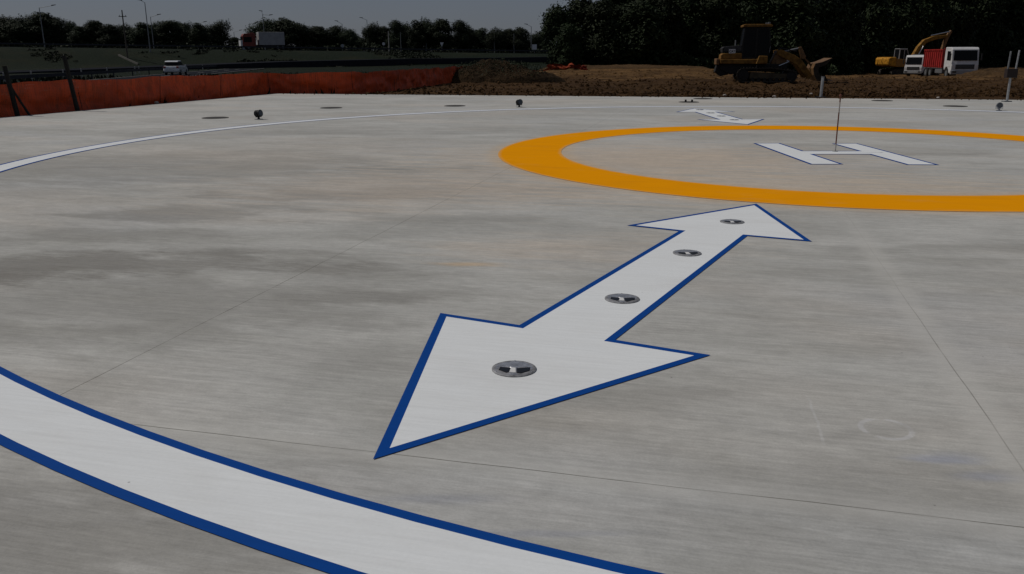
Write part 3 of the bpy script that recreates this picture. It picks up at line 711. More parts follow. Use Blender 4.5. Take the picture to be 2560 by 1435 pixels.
MB().prism([(-2.62, 1.325), (-1.40, 1.325), (-1.42, 1.68), (-2.50, 1.66), (-2.6, 1.58)], -.78, .78).build('engine_cover', Y, ld, bevel=.04)
hood = MB().prism([(-2.52, 1.69), (-1.42, 1.70), (-1.42, 2.12), (-1.62, 2.12), (-2.45, 2.04), (-2.56, 1.95)], -.72, .72).build('hood', MM['darkiron'], ld, bevel=.03)
m = MB()
for i in range(14):
    for k in range(5): m.box(-2.42 + i * .07, -2.39 + i * .07, -.726, -.7215, 1.82 + k * .055, 1.845 + k * .055)
m.build('grille', MM['greymetal'], hood)
MB().box(-2.86, -2.67, -.85, .85, 1.02, 1.36).build('counterweight', MM['bucket'], ld, bevel=.03)
MB().prism([(-2.9, .6), (-2.55, .35), (-2.1, .45), (-2.3, .9), (-2.8, 1.0)], -.5, .5).build('ripper_mount', MM['darkiron'], ld, bevel=.03)
MB().cyl((-1.72, .2, 2.1), (-1.72, .2, 2.42), .05, n=10).build('exhaust', MM['greymetal'], ld)
pl = MB().box(-2.16, -1.79, -.745, -.732, 1.63, 1.90).build('name_plate', MM['plate'], ld)
def text_mesh(txt, size, name, mat, parent, mw):
    cu = bpy.data.curves.new(name, 'FONT'); cu.body = txt; cu.size = size; cu.align_x = 'CENTER'; cu.align_y = 'CENTER'; cu.extrude = .002; cu.offset = .006
    tmp = bpy.data.objects.new('tmp', cu); COL.objects.link(tmp); bpy.context.view_layer.update()
    me = bpy.data.meshes.new_from_object(tmp.evaluated_get(bpy.context.evaluated_depsgraph_get())); bpy.data.objects.remove(tmp)
    me.materials.clear(); me.materials.append(mat); me.transform(mw)
    o = bpy.data.objects.new(name, me); COL.objects.link(o); o.parent = parent; return o
text_mesh('CAT', .17, 'lettering', MM['ink'], pl, Matrix.Translation((-1.975, -.749, 1.765)) @ Matrix.Rotation(R(90), 4, 'X'))
cab = MB().prism([(-1.40, 1.35), (.1, 1.35), (.2, 1.75), (.05, 3.1), (-1.30, 3.12), (-1.42, 2.1)], -.70, .70).build('cab', MM['glass'], ld, bevel=.03)
for s in (-1, 1):
    m = MB()
    for a, b_ in (((-1.40, 1.36), (-1.40, 2.1)), ((-1.40, 2.1), (-1.29, 3.1)), ((.19, 1.76), (.05, 3.1)), ((-.62, 1.36), (-.62, 3.1)), ((-1.4, 1.4), (.1, 1.4)), ((-1.3, 3.08), (.05, 3.08))):
        m.beam((a[0], s * .705, a[1]), (b_[0], s * .705, b_[1]), .06, .08)
    m.build('cab_frame', MM['darkiron'], cab)
MB().beam((.13, -.76, 1.7), (.17, -.76, 2.05), .03, .03).build('handrail', MM['greymetal'], cab)
MB().prism([(-1.42, 3.135), (.20, 3.135), (.24, 3.2), (.1, 3.28), (-1.32, 3.29), (-1.44, 3.24)], -.86, .86).build('roof', MM['catyellow'], ld, bevel=.025)
MB().prism([(-.62, 1.06), (.02, 1.06), (.02, 1.5), (-.45, 1.52)], -1.15, -.72).prism([(-.62, 1.06), (.02, 1.06), (.02, 1.5), (-.45, 1.52)], .72, 1.15).build('fender_tank', Y, ld, bevel=.03)
MB().prism([(.25, .95), (1.25, .9), (1.1, 1.75), (.6, 1.8)], -.55, .55).build('loader_tower', MM['bucket'], ld, bevel=.03)
for s in (-1, 1):
    y0, y1 = (s * .80 - .09, s * .80 + .09)
    MB().prism([(.55, 1.82), (.80, 1.86), (1.55, 1.55), (1.95, 1.30), (2.62, .42), (2.50, .22), (2.32, .24), (1.75, .98), (1.3, 1.22), (.6, 1.58)], y0, y1).build('lift_arm', Y, ld, bevel=.02)
    MB().cyl((.75, s * .62, .95), (1.55, s * .62, 1.28), .05, n=10).build('lift_cylinder', MM['chrome'], ld)
MB().prism([(1.85, 1.98), (2.02, 2.02), (2.32, 1.45), (2.22, 1.30), (2.06, 1.34)], -.14, .14).build('bell_crank', MM['bucket'], ld, bevel=.02)
MB().cyl((.9, 0, 1.70), (1.92, 0, 1.93), .06, n=10).build('tilt_cylinder', MM['greymetal'], ld)
MB().beam((2.25, 0, 1.38), (2.72, 0, .9), .12, .10).build('tilt_link', MM['bucket'], ld)
def bucket_mesh(w2, outer, th):
    n = len(outer); inner = []
    for i in range(n):
        a = Vector(outer[max(0, i-1)]); c = Vector(outer[min(n-1, i+1)]); d = (c - a).normalized(); inner.append(tuple(Vector(outer[i]) + Vector((-d.y, d.x)) * th))
    mb = MB(); poly = list(outer) + inner[::-1]; mb.prism(poly, -w2, w2)
    return mb
bo = [(3.58, 1.38), (3.05, 1.15), (2.70, 1.08), (2.60, .80), (2.68, .42), (2.88, .10), (3.5, .06)]
bk = bucket_mesh(1.15, bo, .05).build('bucket', MM['bucket'], ld, bevel=.01)
def side_plates(bo, pull, w2, parent):
    n = len(bo); cx_ = sum(p[0] for p in bo) / n; cz_ = sum(p[1] for p in bo) / n
    inn = [(p[0] + (cx_ + .12 - p[0]) * pull, p[1] + (cz_ - p[1]) * pull) for p in bo]
    for s_ in (-1, 1): MB().prism(list(bo) + inn[::-1], s_ * w2 - .025, s_ * w2 + .025).build('side_plate', MM['bucketside'], parent)
side_plates(bo, .55, 1.15, bk)
m = MB()
for i in range(8): m.prism([(3.58, .12), (3.80, .10), (3.6, .18)], -1.05 + i * .29, -.95 + i * .29)
m.build('bucket_teeth', MM['greymetal'], bk)

for s_ in (-.25, .25):
    hp_ = [(.55, s_, 1.35), (.85, s_ * 1.3, 1.95), (1.3, s_ * 1.2, 1.85), (1.75, s_, 1.75)]
    m = MB()
    for a, b_ in zip(hp_, hp_[1:]): m.cyl(a, b_, .028, n=6)
    m.build('hydraulic_hose', MM['blackmetal'], ld)
for s_ in (-1, 1):
    MB().box(-.02, .10, s_ * .55 - .07, s_ * .55 + .07, 3.29, 3.40).build('work_lamp', MM['greymetal'], ld, bevel=.01)
    MB().box(-1.34, -1.24, s_ * .60 - .06, s_ * .60 + .06, 2.14, 2.26).build('work_lamp', MM['greymetal'], ld, bevel=.01)
MB().beam((-.55, -.98, 1.0), (-.55, -.98, .62), .30, .05).build('step', MM['darkiron'], ld)
# ------------------------------------------------------------------ trucks
def wheel(parent, x, y, r, wd, name='wheel', n=20):
    wv = MB().cyl((x, y - wd / 2, r), (x, y + wd / 2, r), r, n=n).build(name, MM['tyre'], parent, bevel=r * .08)
    s = -1 if y < 0 else 1
    MB().cyl((x, y + s * (wd / 2 - .04), r), (x, y + s * (wd / 2 + .015), r), r * .55, n=14).build('rim', MM['greymetal'], wv)
    return wv
def tipper(name, loc, rz, label, cabmat, bodymat, k=1.0, blen=5.6, btop=2.75, narrow=False):
    t = empty(name, loc, rz, label, 'truck'); t.scale = (k, k, k)
    MB().box(-8.0, -.2, -.42, .42, .62, .92).build('chassis', MM['darkiron'], t)
    cab_ = MB().prism([(0, .55), (.06, 1.25), (-.02, 1.62), (-.22, 2.72), (-.42, 2.92), (-2.0, 2.95), (-2.08, 2.5), (-2.08, 1.0), (-1.9, .75), (-1.55, 1.05), (-1.1, 1.08), (-.72, .8), (-.6, .52)], -1.22, 1.22).build('cab', MM[cabmat], t, bevel=.06)
    m = MB(); m.add([(.012, -1.06, 1.70), (.012, 1.06, 1.70), (-.185, 1.03, 2.64), (-.185, -1.03, 2.64)], [(0, 1, 2, 3)])
    m.v = [(x + .012, y, z) for x, y, z in m.v]
    v = m.v; m2 = MB(); m2.add(v + [(x - .03, y, z) for x, y, z in v], [(0,1,2,3),(7,6,5,4),(0,4,5,1),(1,5,6,2),(2,6,7,3),(3,7,4,0)]); m2.build('windscreen', MM['glass'], cab_)
    m = MB().box(.02, .085, -.85, .85, .92, 1.34); m.build('grille', MM['blackmetal'], cab_, bevel=.01)
    m = MB()
    for z in (1.02, 1.13, 1.24): m.box(.085, .10, -.83, .83, z - .012, z + .012)
    m.build('grille_bar', MM['greymetal'], cab_)
    MB().box(-.18, .12, -1.24, 1.24, .42, .80).build('bumper', MM['cabgrey'], cab_, bevel=.04)
    for s in (-1, 1):
        MB().box(.10, .14, s * .92 - .18, s * .92 + .18, .56, .74).build('headlight', MM['lens'], cab_, bevel=.01)
        d = MB().box(-1.42, -.30, s * 1.225 - .012, s * 1.225 + .012, 1.12, 2.66).build('door', MM[cabmat], cab_, bevel=.008)
        MB().prism([(-1.30, 1.74), (-.32, 1.70), (-.46, 2.55), (-1.28, 2.58)], s * 1.25 - .012, s * 1.25 + .012).build('side_window', MM['glass'], d)
        MB().box(-.06, .10, s * 1.42 - .05, s * 1.42 + .05, 1.72, 2.35).beam((-.1, s * 1.22, 2.3), (.02, s * 1.42, 2.3), .03, .03).build('mirror', MM['blackmetal'], cab_)
        wheel(t, -1.32, s * 1.02, .50, .30); wheel(t, -5.9, s * .98, .50, .5); wheel(t, -7.2, s * .98, .50, .5)
        MB().box(-4.6, -2.6, s * 1.02 - .16, s * 1.02 + .16, .45, .85).build('fuel_tank', MM['greymetal'], t, bevel=.05)
    b0 = -2.5; b1 = b0 - blen
    bd = MB()
    bd.box(b1, b0, -1.22, 1.22, 1.0, 1.08)
    for s in (-1, 1): bd.box(b1, b0, s * 1.21 - .03, s * 1.21 + .03, 1.08, btop)
    bd.box(b0 - .06, b0, -1.18, 1.18, 1.08, btop + .15); bd.box(b1, b1 + .06, -1.18, 1.18, 1.08, btop)
    body = bd.build('tipper_body', MM[bodymat], t)
    m = MB(); nr = 9
    for s in (-1, 1):
        for i in range(nr + 1): x = b1 + .06 + (blen - .12) * i / nr; m.box(x - .05, x + .05, s * 1.275 - .035, s * 1.275 + .035, 1.08, btop - .1)
        m.box(b1, b0, s * 1.27 - .05, s * 1.27 + .05, btop - .1, btop + .02)
    m.build('rib', MM[bodymat], body)
    m = MB()
    for s in (-1, 1): m.box(b1, b0, s * 1.15 - .05, s * 1.15 + .05, .92, .998)
    m.build('body_rail', MM['greymetal'], body)
    return t
def place(px, py, Yd): 
    p = at(px, py, Yd); return Vector((p.x, Yd, T(p.x, Yd) - .02))
p = place(2409, 186, 92); tipper('tipper_truck', p, R(-98), 'white-cabbed truck with a red ribbed tipper body beside the soil heap', 'cabwhite', 'redbody', 1.1)
p = place(2281, 186, 104); tipper('tipper_truck', p, R(-134), 'smaller-looking white truck parked between the excavator and the red tipper', 'cabwhite', 'cabgrey', .83, 5.0, 2.9)

# ------------------------------------------------------------------ excavator
p = place(2246, 187, 118)
ex = empty('excavator', p, R(14), 'yellow excavator with its boom raised over the trucks', 'excavator')
ex.scale = (1.09, 1.09, 1.09)
EY = MM['catyellow2']
def ex_track(y0, y1):
    pts = [( -1.6 + .42 * math.cos(R(a)), .43 + .42 * math.sin(R(a))) for a in range(90, 271, 20)] + [(1.6 + .42 * math.cos(R(a)), .43 + .42 * math.sin(R(a))) for a in range(-90, 91, 20)]
    tr = MB().prism(pts, y0, y1).build('track', MM['trackiron'], ex)
    for x in (-1.6, 1.6): MB().cyl((x, y0 - .03, .43), (x, y1 + .03, .43), .26, n=16).build('sprocket', MM['darkiron'], tr)
    m = MB()
    for i in range(16): m.box(-1.6 + i * .21, -1.5 + i * .21, y0 - .01, y1 + .01, .852, .89)
    m.build('track_shoe', MM['trackiron'], tr)
ex_track(-1.35, -.80); ex_track(.80, 1.35)
MB().box(-1.1, 1.1, -.8, .8, .4, .95).cyl((0, 0, .95), (0, 0, 1.12), .65, n=20).build('undercarriage', MM['darkiron'], ex)
MB().prism([(-1.5, 1.15), (1.3, 1.15), (1.35, 1.5), (.6, 1.95), (-1.5, 2.15)], -1.25, 1.25).build('house', plain('house_yellow', (.33, .15, .018), .6), ex, bevel=.05)
cw = [(-2.45, 1.30), (-1.52, 1.18), (-1.52, 2.32), (-2.35, 2.30), (-2.55, 2.1), (-2.55, 1.5)]
MB().prism(cw, -1.28, 1.28).build('counterweight', EY, ex, bevel=.08)
xc = MB().prism([(.05, 1.5), (1.45, 1.52), (1.55, 2.1), (1.1, 3.2), (.1, 3.25)], .30, 1.25).build('cab', MM['glass'], ex, bevel=.05)
for y in (.31, 1.24):
    m = MB()
    for a, b_ in (((.05, 1.5), (.1, 3.22)), ((1.54, 2.1), (1.1, 3.2)), ((.1, 3.23), (1.1, 3.2)), ((.05, 1.55), (1.45, 1.55)), ((.75, 1.55), (.72, 3.2))): m.beam((a[0], y, a[1]), (b_[0], y, b_[1]), .07, .09)
    m.build('cab_frame', MM['cabgrey'], xc)
MB().box(.06, 1.14, .26, 1.29, 3.25, 3.33).build('cab_roof', MM['cabgrey'], xc, bevel=.03)
boomc = [(1.0, 1.35), (1.5, 1.25), (2.75, 3.35), (3.4, 4.0), (4.5, 4.35), (6.3, 4.65), (6.4, 4.95), (4.4, 4.80), (3.0, 4.35), (2.2, 3.5)]
MB().prism(boomc, -.22, .22).build('boom', plain('boom_yellow', (.30, .15, .025), .7, 0, .5, 3, .15), ex, bevel=.03)
for s in (-1, 1): MB().cyl((1.7, s * .33, 1.5), (2.85, s * .33, 3.6), .07, n=10).build('boom_cylinder', MM['chrome'], ex)
MB().prism([(6.75, 5.5), (6.95, 5.35), (6.55, 4.55), (5.9, 2.7), (5.62, 2.75), (6.1, 4.6)], -.16, .16).build('stick', MM['bucket'], ex, bevel=.02)
MB().cyl((4.0, 0, 4.85), (6.8, 0, 5.35), .07, n=10).build('stick_cylinder', MM['chrome'], ex)
bo = [(6.1, 2.1), (6.0, 2.65), (5.6, 2.75), (5.2, 2.4), (5.1, 1.95), (5.35, 1.6)]
bucket_mesh(.55, bo, .05).build('bucket', MM['bucket'], ex)

# ------------------------------------------------------------------ roads, car, lorry
def ribbon(name, pts, width, mat, label, dz=0.02, thick=.6):
    mb = MB(); vs = []
    n = len(pts)
    for i in range(n):
        a = Vector(pts[max(0, i-1)][:2]); c = Vector(pts[min(n-1, i+1)][:2]); d = (c - a).normalized(); nn = Vector((-d.y, d.x)); q = Vector(pts[i][:2]); z = pts[i][2] + dz
        for s in (1, -1): e = q + nn * (s * width / 2); vs += [(e.x, e.y, z), (e.x, e.y, z - thick)]
    fs = []
    for i in range(n - 1):
        a, b_ = i * 4, i * 4 + 4; fs += [(a, a+2, b_+2, b_), (a, b_, b_+1, a+1), (a+2, a+3, b_+3, b_+2)]
    mb.add(vs, fs); o = mb.build(name, mat); return tag(o, label, None, None, 'structure')
def offset_path(pts, off):
    out = []
    for i in range(len(pts)):
        a = Vector(pts[max(0, i-1)][:2]); c = Vector(pts[min(len(pts)-1, i+1)][:2]); d = (c - a).normalized(); e = Vector(pts[i][:2]) + Vector((-d.y, d.x)) * off; out.append((e.x, e.y, pts[i][2]))
    return out
hd = Vector((-.130, .9915))
def line(p0, d, a, b_, z, n=16): return [(p0[0] + d.x * t, p0[1] + d.y * t, z) for t in [a + (b_ - a) * i / n for i in range(n + 1)]]
r1 = line((-39.0, 100), hd, -130, 52, -.60)
ribbon('road', r1, 6.6, MM['asphalt'], 'near asphalt road beyond the orange fence')
mk = MB()
for off in (-3.0, 3.0):
    q = offset_path(r1, off)
    for a, b_ in zip(q, q[1:]):
        a, b_ = Vector(a), Vector(b_); d = (b_ - a).normalized() ; s = Vector((-d.y, d.x, 0)) * .08; z = Vector((0, 0, .026)); mk.add([a - s + z, b_ - s + z, b_ + s + z, a + s + z], [(0, 1, 2, 3)])
q = Vector(r1[0])
for k in range(0, 180, 9):
    a = Vector(r1[0]) + Vector((hd.x, hd.y, 0)) * k; b_ = a + Vector((hd.x, hd.y, 0)) * 4; s = Vector((-hd.y, hd.x, 0)) * .08; z = Vector((0, 0, .026)); mk.add([a - s + z, b_ - s + z, b_ + s + z, a + s + z], [(0, 1, 2, 3)])
tag(mk.build('lane_marking', MM['roadpaint'], fix=False), 'white edge and centre lines on the near road', None, None, 'structure')
r2 = [tuple(at(x, y, Yd)) for x, y, Yd in ((-700, 205, 92), (-350, 193, 104), (0, 180, 120), (400, 165, 148), (700, 153.5, 172), (1000, 147, 188), (1300, 143, 200), (1420, 141, 204))]
ribbon('road', r2, 8, MM['asphalt'], 'farther asphalt carriageway at the foot of the embankment', 0, 2.5)
r3 = [(x, crest(x)[0] + 5, crest(x)[1] + .03) for x in range(-180, 21, 10)]
ribbon('road', r3, 8, MM['asphalt'], 'road along the top of the embankment', .03, .8)

def guard_rail(name, path, label, dz=.0, step=4.0):
    root = empty(name, path[0], 0, label, 'guard rail'); o0 = Vector(path[0])
    m = MB()
    for a, b_ in zip(path, path[1:]): m.beam(Vector(a) - o0 + Vector((0, 0, .62 + dz)), Vector(b_) - o0 + Vector((0, 0, .62 + dz)), .05, .30)
    m.build('rail', MM['rail'], root)
    n = 0
    for a, b_ in zip(path, path[1:]):
        a, b_ = Vector(a), Vector(b_); L = (b_ - a).length; k = max(1, int(L / step))
        for i in range(k):
            if n >= 60: return root
            q = a + (b_ - a) * i / k - o0; MB().box(q.x - .05, q.x + .05, q.y - .05, q.y + .05, q.z - .2, q.z + .7 + dz).build('rail_post', MM['rail'], root); n += 1
    return root
grp = offset_path(line((-39.0, 100), hd, -60, 50, -.58), 4.6)
guard_rail('guard_rail', [(x, y, T(x, y)) for x, y, z in grp], 'galvanised guard rail on short posts along the near road')
guard_rail('guard_rail', [(x, y - 4.4, z) for x, y, z in r3 if -120 <= x <= 10], 'guard rail along the top of the embankment under the lorry', 0, 3.5)
# delineator posts in the verge
for k in range(12):
    q = Vector((-39, 100)) + hd * (-34 + k * 7.5) + Vector((-hd.y, hd.x)) * rnd.uniform(6.2, 8.5)
    o = MB().box(-.06, .06, -.04, .04, -.1, .95).build('marker_post', MM['paintpale'], bevel=.01); o.location = (q.x, q.y, T(q.x, q.y))
    tag(o, 'short pale marker post in the dry grass between the two roads', 'post', 'marker posts in the verge')
def passenger_car(loc, rz, label):
    t = empty('car', loc, rz, label, 'car')
    bd = MB().prism([(-2.1, .45), (-2.16, .75), (-2.08, 1.02), (-1.0, 1.06), (.95, 1.0), (1.85, .88), (2.1, .70), (2.12, .42), (1.75, .30), (-1.8, .30)], -.88, .88).build('body', MM['silver'], t, bevel=.07)
    MB().prism([(-2.0, 1.06), (-1.72, 1.50), (-.2, 1.55), (.95, 1.06)], -.74, .74).build('glasshouse', MM['glass'], t, bevel=.05)
    MB().prism([(-1.85, 1.48), (-1.6, 1.60), (-.3, 1.63), (.1, 1.54), (-.2, 1.52), (-1.6, 1.5)], -.72, .72).build('roof', MM['silver'], t, bevel=.03)
    MB().prism([(-2.2, .35), (-2.24, .58), (-2.1, .66), (-2.0, .35)], -.86, .86).build('bumper', MM['silver'], t, bevel=.03)
    for s in (-1, 1):
        MB().box(-2.17, -2.05, s * .72 - .13, s * .72 + .13, .80, 1.0).build('tail_lamp', MM['redlight'], t, bevel=.02)
        for x in (-1.35, 1.35): wheel(t, x, s * .80, .33, .2)
        MB().box(.55, .7, s * .98 - .07, s * .98 + .07, 1.0, 1.13).build('mirror', MM['silver'], t, bevel=.02)
    MB().box(-2.185, -2.15, -.26, .26, .70, .82).build('number_plate', MM['plate'], t)
    return t
p = G(441, 187, -.58); passenger_car(p, math.atan2(hd.y, hd.x), 'silver car driving away on the near road beyond the orange fence')

def lorry(loc, rz):
    t = empty('lorry', loc, rz, 'red-cabbed lorry with a plain grey box body driving on the embankment', 'lorry')
    cb = MB().prism([(0, .5), (.05, 1.3), (-.1, 2.9), (-.4, 3.35), (-2.3, 3.6), (-2.9, 3.3), (-2.9, .7)], -1.2, 1.2).build('cab', MM['lorryred'], t, bevel=.06)
    MB().box(-.02, .42, -1.18, 1.18, .55, 1.95).build('front_panel', MM['cabwhite'], cb, bevel=.03)
    MB().box(-.10, .03, -1.05, 1.05, 1.85, 2.75).build('windscreen', MM['glass'], cb, bevel=.02)
    for s in (-1, 1): MB().prism([(-2.0, 1.6), (-.25, 1.58), (-.35, 2.65), (-2.0, 2.68)], s * 1.21 - .02, s * 1.21 + .02).build('side_window', MM['glass'], cb)
    MB().box(-9.2, -3.55, -1.25, 1.25, .95, 3.75).build('trailer', MM['trailer'], t, bevel=.05)
    MB().box(-9.1, -.5, -.5, .5, .7, 1.0).build('chassis', MM['darkiron'], t)
    m = MB()
    for s in (-1, 1): m.box(-7.2, -4.5, s * 1.18 - .02, s * 1.18 + .02, .5, 1.0)
    m.build('side_skirt', MM['darkiron'], t)
    for s in (-1, 1):
        for x in (-1.2, -7.6, -8.7): wheel(t, x, s * 1.02, .48, .32)
    return t
p = at(632, 131.5, 203); yc, zc = crest(p.x); lorry((p.x, yc + 5, zc + .06), R(207))

# ------------------------------------------------------------------ lamp posts, utility pole, signs
def tz(p): return T(p.x, p.y)
def lamp_post(px, ytop, Yd, arms, label, basey=131):
    b0 = at(px, basey, Yd); b0.z = T(b0.x, b0.y); top = at(px, ytop, Yd); h = top.z - b0.z
    root = empty('street_lamp', b0, 0, label, 'street lamp', 'street lamps along the embankment road')
    MB().cyl((0, 0, -.2), (0, 0, h), .13, .07, 8).build('pole', MM['poleGrey'], root)
    for (dx, dy) in arms:                    # lamp head offset in pixels
        e = at(px + dx, ytop + dy, Yd) - b0
        MB().cyl((0, 0, h - .05), e, .045, .04, 6).build('arm', MM['poleGrey'], root)
        s = 1 if dx > 0 else -1
        MB().prism([(e.x - s * .25, e.z - .06), (e.x + s * .65, e.z + .10), (e.x + s * .70, e.z + .22), (e.x - s * .15, e.z + .14)], -.16, .16).build('lamp_head', MM['blackmetal'], root, bevel=.03)
    return root
lamp_post(114, 19, 190, [(17, -5)], 'grey street lamp with one arm over the trees at the far left')
lamp_post(376, 6, 178, [(-24, -5)], 'tall street lamp cut by the top of the picture, right of the wooden pole')
lamp_post(386, 42, 215, [(9, -5)], 'shorter street lamp just behind the tall one right of the wooden pole')
lamp_post(499, 59, 235, [(12, -4)], 'street lamp above the trees left of the lorry')
lamp_post(664, 36, 222, [(-10, -8), (11, 2)], 'two-armed street lamp over the big round tree behind the lorry')
lamp_post(629, 60, 250, [(12, -4)], 'thin street lamp left of the big round tree')
lamp_post(589, 80, 280, [(11, -4)], 'small far street lamp in the gap left of the lorry')
lamp_post(859, 60, 240, [(-16, -7)], 'street lamp with its arm to the left above the trees right of the lorry')
lamp_post(921, 50, 240, [(-16, -5)], 'street lamp standing in the dip between two tree groups')
lamp_post(1136, 56, 235, [(-16, -2)], 'street lamp in front of the trees left of the white triangular sign')
lamp_post(1158, 70, 260, [(10, -4)], 'thin street lamp pole right of the white triangular sign')
lamp_post(1328, 66, 240, [(-11, -5)], 'street lamp nearest the dark wood')
lamp_post(1345, 84, 290, [(-4, -5)], 'small far street lamp beside the dark wood')
for px, yt, l in ((1003, 80, 'bare thin pole right of the whitish pole'), (1066, 84, 'bare thin pole in front of the middle trees'), (1236, 80, 'bare thin pole left of the pale sign'), (1285, 84, 'bare thin pole nearest the dark wood')):
    b0 = at(px, 131, 228); b0.z = tz(b0); h = at(px, yt, 228).z - b0.z
    o = MB().cyl((0, 0, -.2), (0, 0, h), .09, .06, 8).build('thin_pole', MM['poleGrey']); o.location = b0; tag(o, l, 'pole', 'thin poles along the embankment')
b0 = at(973, 131, 222); b0.z = tz(b0); o = MB().cyl((0, 0, -.2), (0, 0, at(973, 78, 222).z - b0.z), .13, .10, 8).build('white_pole', MM['paintpale']); o.location = b0; tag(o, 'whitish pole standing before the trees in the middle distance', 'pole')
b0 = at(317, 128, 172); b0.z = tz(b0); t0 = at(304.5, 25, 172); up = t0 - b0
root = empty('utility_pole', b0, 0, 'wooden utility pole with a short crossarm left of the tall street lamp', 'utility pole')
MB().cyl((0, 0, -.2), up, .17, .11, 8).build('pole', MM['wood'], root)
MB().box(up.x - .75, up.x + .75, -.06, .06, up.z - 1.25, up.z - 1.12).build('crossarm', MM['wood'], root)
for s in (-.6, .6): MB().cyl((up.x + s, 0, up.z - 1.12), (up.x + s, 0, up.z - .9), .05, n=6).build('insulator', MM['greymetal'], root)
def sign(px, ytop, ybot, Yd, shape, mat, wpx, label, name):
    b0 = at(px, 131, Yd); b0.z = tz(b0); zt = at(px, ytop, Yd).z - b0.z; zb = at(px, ybot, Yd).z - b0.z; hw = wpx / FPX * Yd / 2 * 1.02
    root = empty(name, b0, 0, label, 'road sign')
    m = MB()
    if name == 'road_sign_board':
        for s in (-.7, .7): m.cyl((s * hw, .08, -.2), (s * hw, .08, zt), .06, n=6)
    else: m.cyl((0, .08, -.2), (0, .08, zt), .04, n=6)
    m.build('post', MM['poleGrey'], root)
    if shape == 'tri': q = [(-hw, zt), (hw, zt), (0, zb)]
    elif shape == 'round': q = [(hw * math.cos(R(a)), (zt + zb) / 2 + hw * math.sin(R(a))) for a in range(0, 360, 24)]
    else: q = [(-hw, zb), (hw, zb), (hw, zt), (-hw, zt)]
    MB().prism(q, -.02, .02).build('panel', MM[mat], root)
    return root
sign(857, 110, 119, 215, 'round', 'signback', 8, 'small grey round sign left of the whitish pole', 'road_sign')
s_ = sign(960, 106, 113, 215, 'round', 'signwhite', 7, 'pair of small white round signs beside the whitish pole', 'road_sign')
sign(1105, 106, 117, 222, 'tri', 'signwhite', 9, 'white triangular give-way sign on a post', 'road_sign')
sign(1336, 111, 124, 222, 'sq', 'signwhite', 11, 'square pale blue-and-white sign near the dark wood', 'road_sign')
sign(614, 91, 125, 225, 'sq', 'signback', 13, 'tall grey-blue road sign board left of the lorry cab', 'road_sign_board')
# concrete drainage channel down the embankment
cpts = [hit(297, 140), hit(346, 162)]
m = MB(); a, b_ = cpts; d = (b_ - a); 
for k in range(8):
    q0 = a + d * (k / 8); q1 = a + d * ((k + 1) / 8); q0.z = T(q0.x, q0.y) + .1; q1.z = T(q1.x, q1.y) + .1; m.beam(q0, q1, .30, .35)
tag(m.build('drainage_channel', MM['channel']), 'pale concrete drainage channel down the grass embankment', None, None, 'structure')

# ------------------------------------------------------------------ vegetation
def crown_mesh(name, seed, H, Wd, base, nleaf, leaf, mat, nl=16, ragged=.25):
    r = random.Random(seed); lobes = []
    for i in range(nl):
        t = r.random(); z = base + (H - base) * (.12 + .82 * t); prof = math.sin(math.pi * min(1, .18 + .80 * t)) ** .7
        a = r.uniform(0, 2 * math.pi); rad = Wd / 2 * prof * r.uniform(.25, .78)
        lobes.append((Vector((rad * math.cos(a), rad * math.sin(a), z)), Wd * r.uniform(.15, .27)))
    lobes.append((Vector((0, 0, H - Wd * .2)), Wd * .2)); lobes.append((Vector((0, 0, base + (H - base) * .45)), Wd * .3))
    vs = []; fs = []
    wts = [l[1] ** 2 for l in lobes]
    for c, rad in r.choices(lobes, wts, k=nleaf):
        d = Vector((r.gauss(0, 1), r.gauss(0, 1), r.gauss(0, 1))).normalized()
        k = rad * (r.uniform(.55, 1.0) + (r.random() ** 4) * ragged) * (1 + .3 * noise.noise(d * 2.2 + c))
        p = c + d * k
        if p.z < base * .4: continue
        nrm = (d + Vector((r.uniform(-1, 1), r.uniform(-1, 1), r.uniform(-.6, 1))) * .8).normalized()
        a = nrm.orthogonal().normalized(); a.rotate(Matrix.Rotation(r.uniform(0, 6.28), 3, nrm)); b_ = nrm.cross(a)
        s = leaf * r.uniform(.6, 1.35); n = len(vs)
        vs += [p - a * s, p - b_ * s * .45 + nrm * s * .12, p + a * s, p + b_ * s * .45 + nrm * s * .12]; fs.append((n, n+1, n+2, n+3))
    me = bpy.data.meshes.new(name); me.from_pydata([tuple(v) for v in vs], [], fs); me.materials.append(mat); return me, lobes
def trunk_mesh(seed, H, Wd, base, lobes):
    r = random.Random(seed); mb = MB(); rb = H * .022 + .04; top = base + (H - base) * .6
    mb.cyl((0, 0, -.4), (0, 0, base + .3), rb, rb * .8, 8).cyl((0, 0, base + .3), (r.uniform(-.2, .2), r.uniform(-.2, .2), top), rb * .8, rb * .25, 8)
    for c, rad in lobes[:9]:
        z = base * .7 + r.uniform(.1, .5) * (c.z - base * .7); mb.cyl((0, 0, z), c, rb * .38, rb * .08, 5)
    me = bpy.data.meshes.new('trunk'); me.from_pydata(mb.v, [], mb.f); me.materials.append(MM['bark']); return me
def tree_kind(seed, H, Wd, base, nleaf, leaf, mat, nl=16, ragged=.25):
    cme, lobes = crown_mesh('crown', seed, H, Wd, base, nleaf, leaf, mat, nl, ragged); return cme, trunk_mesh(seed, H, Wd, base, lobes)
def put_tree(kind, loc, sx, sz, label, group, name='tree', rz=None):
    root = empty(name, loc, rnd.uniform(0, 6.28) if rz is None else rz, label, 'tree', group); root.scale = (sx, sx, sz)
    for nm, me in (('crown', kind[0]), ('trunk', kind[1])):
        o = bpy.data.objects.new(nm, me); COL.objects.link(o); o.parent = root
    return root
WOOD = [tree_kind(100 + i, 10, rnd.uniform(6.0, 7.6), .5, 10500, .25, MM['leafA'], 24, .35) for i in range(6)]
